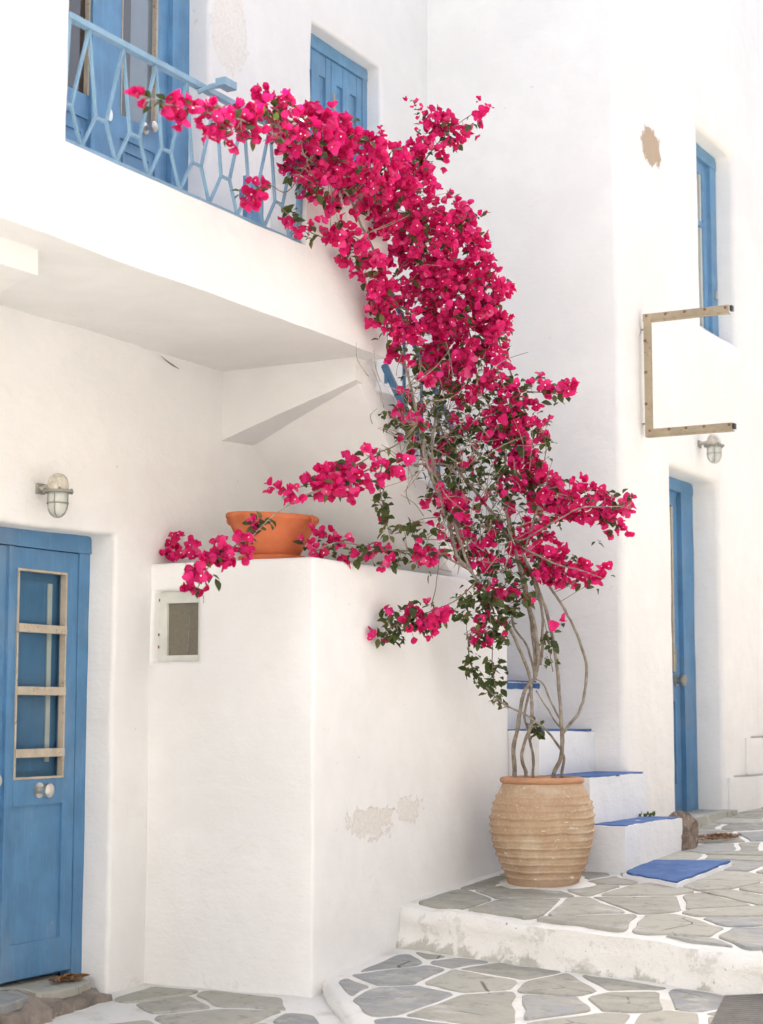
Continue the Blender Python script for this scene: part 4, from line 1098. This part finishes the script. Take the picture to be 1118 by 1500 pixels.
# spurs and bare twigs
random.seed(5)
TUBES = [   # path (pixel, half-width), flowers per 1000 px2, leaves per 1000 px2, depth offset
    ([(205, 145, 5, 6.8), (255, 152, 10, 6.95), (300, 172, 20, 7.15), (345, 185, 30, 7.4), (400, 175, 32, 7.75), (440, 195, 40, 8.0)], 7.0, 3.0),
    ([(385, 140, 16, 7.7), (405, 150, 18, 7.8)], 8, 2),
    ([(440, 195, 48), (480, 225, 62), (525, 250, 56), (575, 275, 58), (610, 330, 72), (640, 390, 82), (660, 440, 84), (672, 490, 72), (680, 525, 55)], 12.5, 2.5),
    ([(470, 180, 22), (500, 185, 22)], 10, 1),
    ([(480, 335, 16), (515, 365, 18), (540, 400, 26), (565, 440, 30), (585, 490, 32), (590, 515, 22)], 9.5, 3.6),
    ([(440, 262, 20), (480, 285, 16), (500, 320, 14)], 5, 3),
    ([(600, 260, 24), (635, 215, 28), (655, 190, 24), (625, 160, 8)], 7.5, 2.6),
    ([(670, 200, 12), (695, 172, 10), (718, 160, 6)], 4.5, 2.6),
    ([(700, 390, 40), (715, 430, 30), (722, 470, 20), (725, 505, 14)], 9, 1.5),
    ([(660, 310, 20), (690, 322, 12)], 7, 2.5),
    ([(690, 530, 55), (705, 570, 52), (735, 620, 52), (760, 665, 46), (775, 700, 38)], 4.6, 6),
    ([(745, 600, 26), (765, 640, 26), (775, 680, 22)], 7, 3),
    ([(615, 550, 34), (640, 600, 54), (660, 660, 60), (690, 710, 60), (710, 760, 55)], 1.6, 6.5),
    ([(585, 600, 26), (600, 640, 18)], 3, 9),
    ([(640, 735, 26), (668, 745, 22)], 7.5, 3),
    ([(655, 800, 24), (700, 795, 34), (735, 790, 30)], 5, 5),
    ([(745, 760, 46), (790, 740, 48), (830, 735, 38), (870, 742, 26), (912, 742, 18)], 8.0, 3.0),
    ([(880, 775, 22), (905, 780, 14)], 5, 4),
    ([(770, 810, 34), (810, 825, 30), (850, 835, 22), (882, 846, 16)], 9, 2.2),
    ([(770, 572, 14), (800, 574, 20), (828, 580, 14)], 7.5, 4),
    ([(795, 625, 12), (800, 650, 10)], 4, 7),
    ([(605, 678, 12, 8.6), (575, 675, 16, 8.5), (545, 675, 30, 8.4), (505, 705, 28, 8.25), (470, 712, 20, 8.15), (430, 720, 12, 8.05), (408, 722, 7, 8.0)], 6.2, 2.2),
    ([(400, 752, 6, 7.95), (375, 775, 6, 7.85), (350, 795, 10, 7.76)], 3.5, 12),
    ([(352, 800, 12, 7.75), (320, 808, 18, 7.7), (300, 828, 22, 7.68), (285, 862, 18, 7.66)], 8.0, 2.0),
    ([(450, 800, 14, 8.45), (475, 792, 20, 8.5), (500, 805, 18, 8.55), (540, 812, 16, 8.62), (590, 812, 18, 8.75), (640, 818, 22, 8.9)], 4.8, 3.6),
    ([(552, 930, 12, 8.68), (575, 915, 22, 8.72), (610, 905, 26, 8.78), (640, 900, 16, 8.85)], 5.2, 10),
    ([(690, 890, 36, 9.1), (730, 880, 46, 9.25), (745, 845, 50, 9.3)], 2.2, 12),
    ([(700, 925, 26, 9.15), (730, 930, 20, 9.3)], 2.2, 7),
    ([(688, 940, 8, 9.2), (690, 975, 9, 9.25), (710, 1005, 9, 9.3), (735, 1030, 7, 9.4)], 0, 13),
    ([(722, 960, 8, 9.28), (726, 1000, 16, 9.3)], 0, 12),
    ([(800, 930, 9, 9.46), (806, 975, 11, 9.48)], 0, 10),
    ([(785, 1068, 9, 9.5)], 0, 26),
    ([(560, 705, 7, 8.46), (562, 740, 8, 8.47), (570, 780, 7, 8.5)], .5, 12),
    ([(592, 775, 16, 8.7), (615, 770, 16, 8.8)], .5, 11),
    ([(355, 275, 20, 7.55), (385, 280, 18, 7.75)], 5, 3),
    ([(415, 300, 10, 7.9), (440, 330, 12, 8.05), (465, 348, 10, 8.15)], 3.5, 6),
    ([(820, 912, 6, 9.4)], 14, 6), ([(705, 938, 10, 9.15)], 9, 6),
]
fl, lv = [], []
def sample(path):
    """random point of a tube, with its depth"""
    if len(path) == 1: a = b = path[0]; t = 0
    else:
        seg = [math.hypot(path[i + 1][0] - path[i][0], path[i + 1][1] - path[i][1]) * (path[i][2] + path[i + 1][2]) for i in range(len(path) - 1)]
        r = random.uniform(0, sum(seg)); i = 0
        while i < len(seg) - 1 and r > seg[i]: r -= seg[i]; i += 1
        a, b = path[i], path[i + 1]; t = min(1, r / seg[i])
    u, v, hw = a[0] + (b[0] - a[0]) * t, a[1] + (b[1] - a[1]) * t, a[2] + (b[2] - a[2]) * t
    D = a[3] + (b[3] - a[3]) * t if len(a) > 3 else depth(u, v)
    an, rr_ = random.uniform(0, 6.283), math.sqrt(random.random())
    q = rr_
    du, dv = math.cos(an) * rr_ * hw, math.sin(an) * rr_ * hw
    bulge = math.sqrt(max(0, 1 - q * q)) * hw / FPX * D
    return u + du, v + dv, D, bulge, math.cos(an) * rr_, math.sin(an) * rr_, i if len(path) > 1 else 0
def tarea(path):
    if len(path) == 1: return math.pi * path[0][2] ** 2
    return sum(math.hypot(path[i + 1][0] - path[i][0], path[i + 1][1] - path[i][1]) * (path[i][2] + path[i + 1][2]) for i in range(len(path) - 1)) + math.pi * .5 * path[0][2] ** 2
view = -ray(559, 750).normalized(); right_ = Vector((math.cos(YAW), math.sin(YAW), 0)); up_ = view.cross(right_); up_ = Vector((0, 0, 1))
for path, df, dl in TUBES:
    A_ = tarea(path) / 1000
    # clumps: flowers come in trusses
    nf = int(A_ * df * 2.25); done = 0
    while done < nf:
        u, v, D, bulge, ex, ey, _ = sample(path)
        side = random.uniform(-.75, 1)
        c = at(u, v, D=D - bulge * side * .75)
        axis = (view * max(.15, side) * .9 + right_ * ex * .8 - Vector((0, 0, 1)) * ey * .8 + Vector((random.gauss(0, .45), random.gauss(0, .45), random.gauss(0, .45) + .1))).normalized()
        k = min(random.choice((1, 2, 3, 3, 4, 5)), nf - done)
        for _ in range(k):
            j = Vector((random.gauss(0, 1), random.gauss(0, 1), random.gauss(0, 1))) * (.018 if k > 1 else .004)
            ax = (axis + Vector((random.gauss(0, .45), random.gauss(0, .45), random.gauss(0, .45)))).normalized()
            fl.append((c + j, ax, random.uniform(.82, 1.32) * (.9 if df < 5 else 1), side))
            done += 1
    for _ in range(int(A_ * dl * 2.0)):
        u, v, D, bulge, ex, ey, _ = sample(path)
        side = random.uniform(-1, 1.05)
        c = at(u, v, D=D - bulge * side * .7)
        for _ in range(random.choice((1, 1, 2, 3))):
            d_ = Vector((random.gauss(0, 1), random.gauss(0, 1), random.gauss(0, .7) - .2)).normalized()
            lv.append((c + d_ * .008 + Vector((random.gauss(0, .006), random.gauss(0, .006), random.gauss(0, .006))), d_, random.uniform(.85, 1.5), side))
random.seed(55)
for tip in ([(562, 262, 8.62), (560, 225, 8.6), (558, 190, 8.6)], [(618, 205, 8.78), (612, 175, 8.78), (606, 147, 8.78)], [(680, 320, 8.95), (700, 318, 8.93), (716, 312, 8.92)], [(745, 520, 9.05), (742, 500, 9.05), (738, 488, 9.05)], [(785, 630, 9.25), (800, 622, 9.2), (806, 612, 9.2)], [(905, 745, 9.0), (918, 735, 9.0), (926, 728, 9.0)]):
    for k_ in range(9):
        t_ = k_ / 8 * 2; i_ = min(1, int(t_)); f_ = t_ - i_
        p_ = at(*[tip[i_][j] + (tip[i_ + 1][j] - tip[i_][j]) * f_ for j in (0, 1)], D=tip[i_][2])
        for _ in range(2):
            d_ = Vector((random.gauss(0, 1), random.gauss(0, 1), random.gauss(.3, .6))).normalized(); lv.append((p_, d_, random.uniform(.5, .8), 2))
        if random.random() < .6: fl.append((p_ + Vector((random.gauss(0, .012), random.gauss(0, .012), 0)), Vector((random.gauss(0, .6), random.gauss(0, .6), 1)).normalized(), random.uniform(.4, .75), 2))
# loose lying cluster on the top of the block
random.seed(77)
for _ in range(46):
    u, v = random.uniform(226, 292), 818 - abs(random.gauss(0, 15)) * (1 if True else 0)
    if v < 782: continue
    fl.append((at(u, v, Y=7.20 + random.uniform(-.05, .06)), (view + Vector((random.gauss(0, .5), random.gauss(0, .5), .5 + random.gauss(0, .4)))).normalized(), random.uniform(.8, 1.1), random.uniform(0, 1)))
# buds at the tips
for (u, v, D) in ((608, 150, 8.8), (615, 162, 8.8), (560, 195, 8.5), (562, 208, 8.5), (718, 156, 8.9), (712, 164, 8.9), (700, 150, 8.9)):
    for _ in range(3): fl.append((at(u + random.gauss(0, 3), v + random.gauss(0, 3), D=D), Vector((random.gauss(0, .5), random.gauss(0, .5), 1)).normalized(), random.uniform(.35, .55), 1))
def basis(p, z, s):
    z = z.normalized(); x = z.cross(Vector((random.gauss(0, 1), random.gauss(0, 1), random.gauss(0, 1)))).normalized(); y = z.cross(x)
    return Matrix(((x.x * s, y.x * s, z.x * s, p.x), (x.y * s, y.y * s, z.y * s, p.y), (x.z * s, y.z * s, z.z * s, p.z), (0, 0, 0, 1)))
def leafbasis(p, d, s):
    n_ = (Vector((random.gauss(0, .5), random.gauss(0, .5), 1)) + view * .6); x = d.cross(n_).normalized(); z = x.cross(d)
    return Matrix(((x.x * s, d.x * s, z.x * s, p.x), (x.y * s, d.y * s, z.y * s, p.y), (x.z * s, d.z * s, z.z * s, p.z), (0, 0, 0, 1)))
def scatter(items, meshes, pick, nm, mass_name, nparts=300):
    items = sorted(items, key=lambda e: -e[3] - .2 * e[2])
    front = items[:nparts]; rest = items[nparts:]
    for it in front:
        me = meshes[pick(it)]; o = bpy.data.objects.new(nm, me); o.parent = bg_
        Mx = (basis if nm == 'flower' else leafbasis)(it[0] - BO, it[1], it[2]); o.matrix_basis = Mx; C.objects.link(o)
    V, F, MI = [], [], []
    data = [([Vector(v.co) for v in m.vertices], [tuple(p.vertices) for p in m.polygons], [p.material_index for p in m.polygons]) for m in meshes]
    mats = []
    for m in meshes:
        for x in m.materials:
            if x not in mats: mats.append(x)
    for it in rest:
        k = pick(it); vs_, fs, ms = data[k]; n0 = len(V)
        Mx = (basis if nm == 'flower' else leafbasis)(it[0] - BO, it[1], it[2])
        V += [Mx @ v for v in vs_]; F += [tuple(i + n0 for i in f) for f in fs]; MI += [mats.index(meshes[k].materials[j]) for j in ms]
    me = bpy.data.meshes.new(mass_name); me.from_pydata(V, [], F)
    for x in mats: me.materials.append(x)
    me.polygons.foreach_set('material_index', MI); me.polygons.foreach_set('use_smooth', [True] * len(F))
    o = bpy.data.objects.new(mass_name, me); link(o, bg_); o['kind'] = 'stuff'
random.seed(9)
scatter(fl, FLOWERS, lambda e: random.randrange(len(FLOWERS)), 'flower', 'flower_mass')
scatter(lv, LEAVES, lambda e: 3 if random.random() < .24 else random.randrange(3), 'leaf', 'leaf_mass')
# fine twigs joining flowers and leaves to the nearest stem
random.seed(12)
grid = {}
for p in STEMPTS: grid.setdefault((int(p.x * 5), int(p.y * 5), int(p.z * 5)), []).append(p)
bm = bmesh.new()
for it in random.sample(fl, min(420, len(fl))) + random.sample(lv, min(520, len(lv))):
    p = it[0]; kx, ky, kz = int(p.x * 5), int(p.y * 5), int(p.z * 5); best = None
    for i in (-1, 0, 1):
        for j in (-1, 0, 1):
            for k in (-1, 0, 1):
                for q in grid.get((kx + i, ky + j, kz + k), ()):
                    d_ = (q - p).length
                    if best is None or d_ < best[0]: best = (d_, q)
    if not best or best[0] > .26 or best[0] < .01: continue
    q = best[1]; m_ = p.lerp(q, .5) + Vector((random.gauss(0, 1), random.gauss(0, 1), random.gauss(0, 1))) * best[0] * .14
    add_tube(bm, [q, m_, p], [.0024, .0018, .0011], 4, False)
for _ in range(300):
    u, v = random.gauss(680, 45), random.uniform(540, 850)
    u += (v - 700) * .25
    a = at(u, v, D=depth(u, v) + random.uniform(-.22, .12)); d_ = Vector((random.gauss(0, .5), random.gauss(0, .5), random.gauss(.5, .6))).normalized(); L_ = random.uniform(.08, .26)
    c_ = [a, a + d_ * L_ * .5 + nz(a, 30) * .03, a + d_ * L_ + nz(a, 13) * .06]
    r_ = random.uniform(.0012, .0032)
    add_tube(bm, smooth_path(c_, 3), [r_, r_, r_ * .9, r_ * .8, r_ * .7, r_ * .6, r_ * .5], 4, False)
o = finish('twig_mass', bm, M['twig_pale'], bg_); o['kind'] = 'stuff'
print('flowers', len(fl), 'leaves', len(lv))

# little sprout in the crack beside the right door
sp = thing('sprout', (-3.735, 10.06, .672), 'small green sprout growing at the wall behind the second blue tread', 'plant')
random.seed(3)
for k in range(7):
    d_ = Vector((random.gauss(.3, .5), random.gauss(0, .6), 1)).normalized(); o = bpy.data.objects.new('leaf', LEAVES[k % 3]); o.parent = sp
    o.matrix_basis = leafbasis(Vector((random.gauss(0, .02), random.gauss(0, .03), 0)), d_, random.uniform(.9, 1.5)); C.objects.link(o)
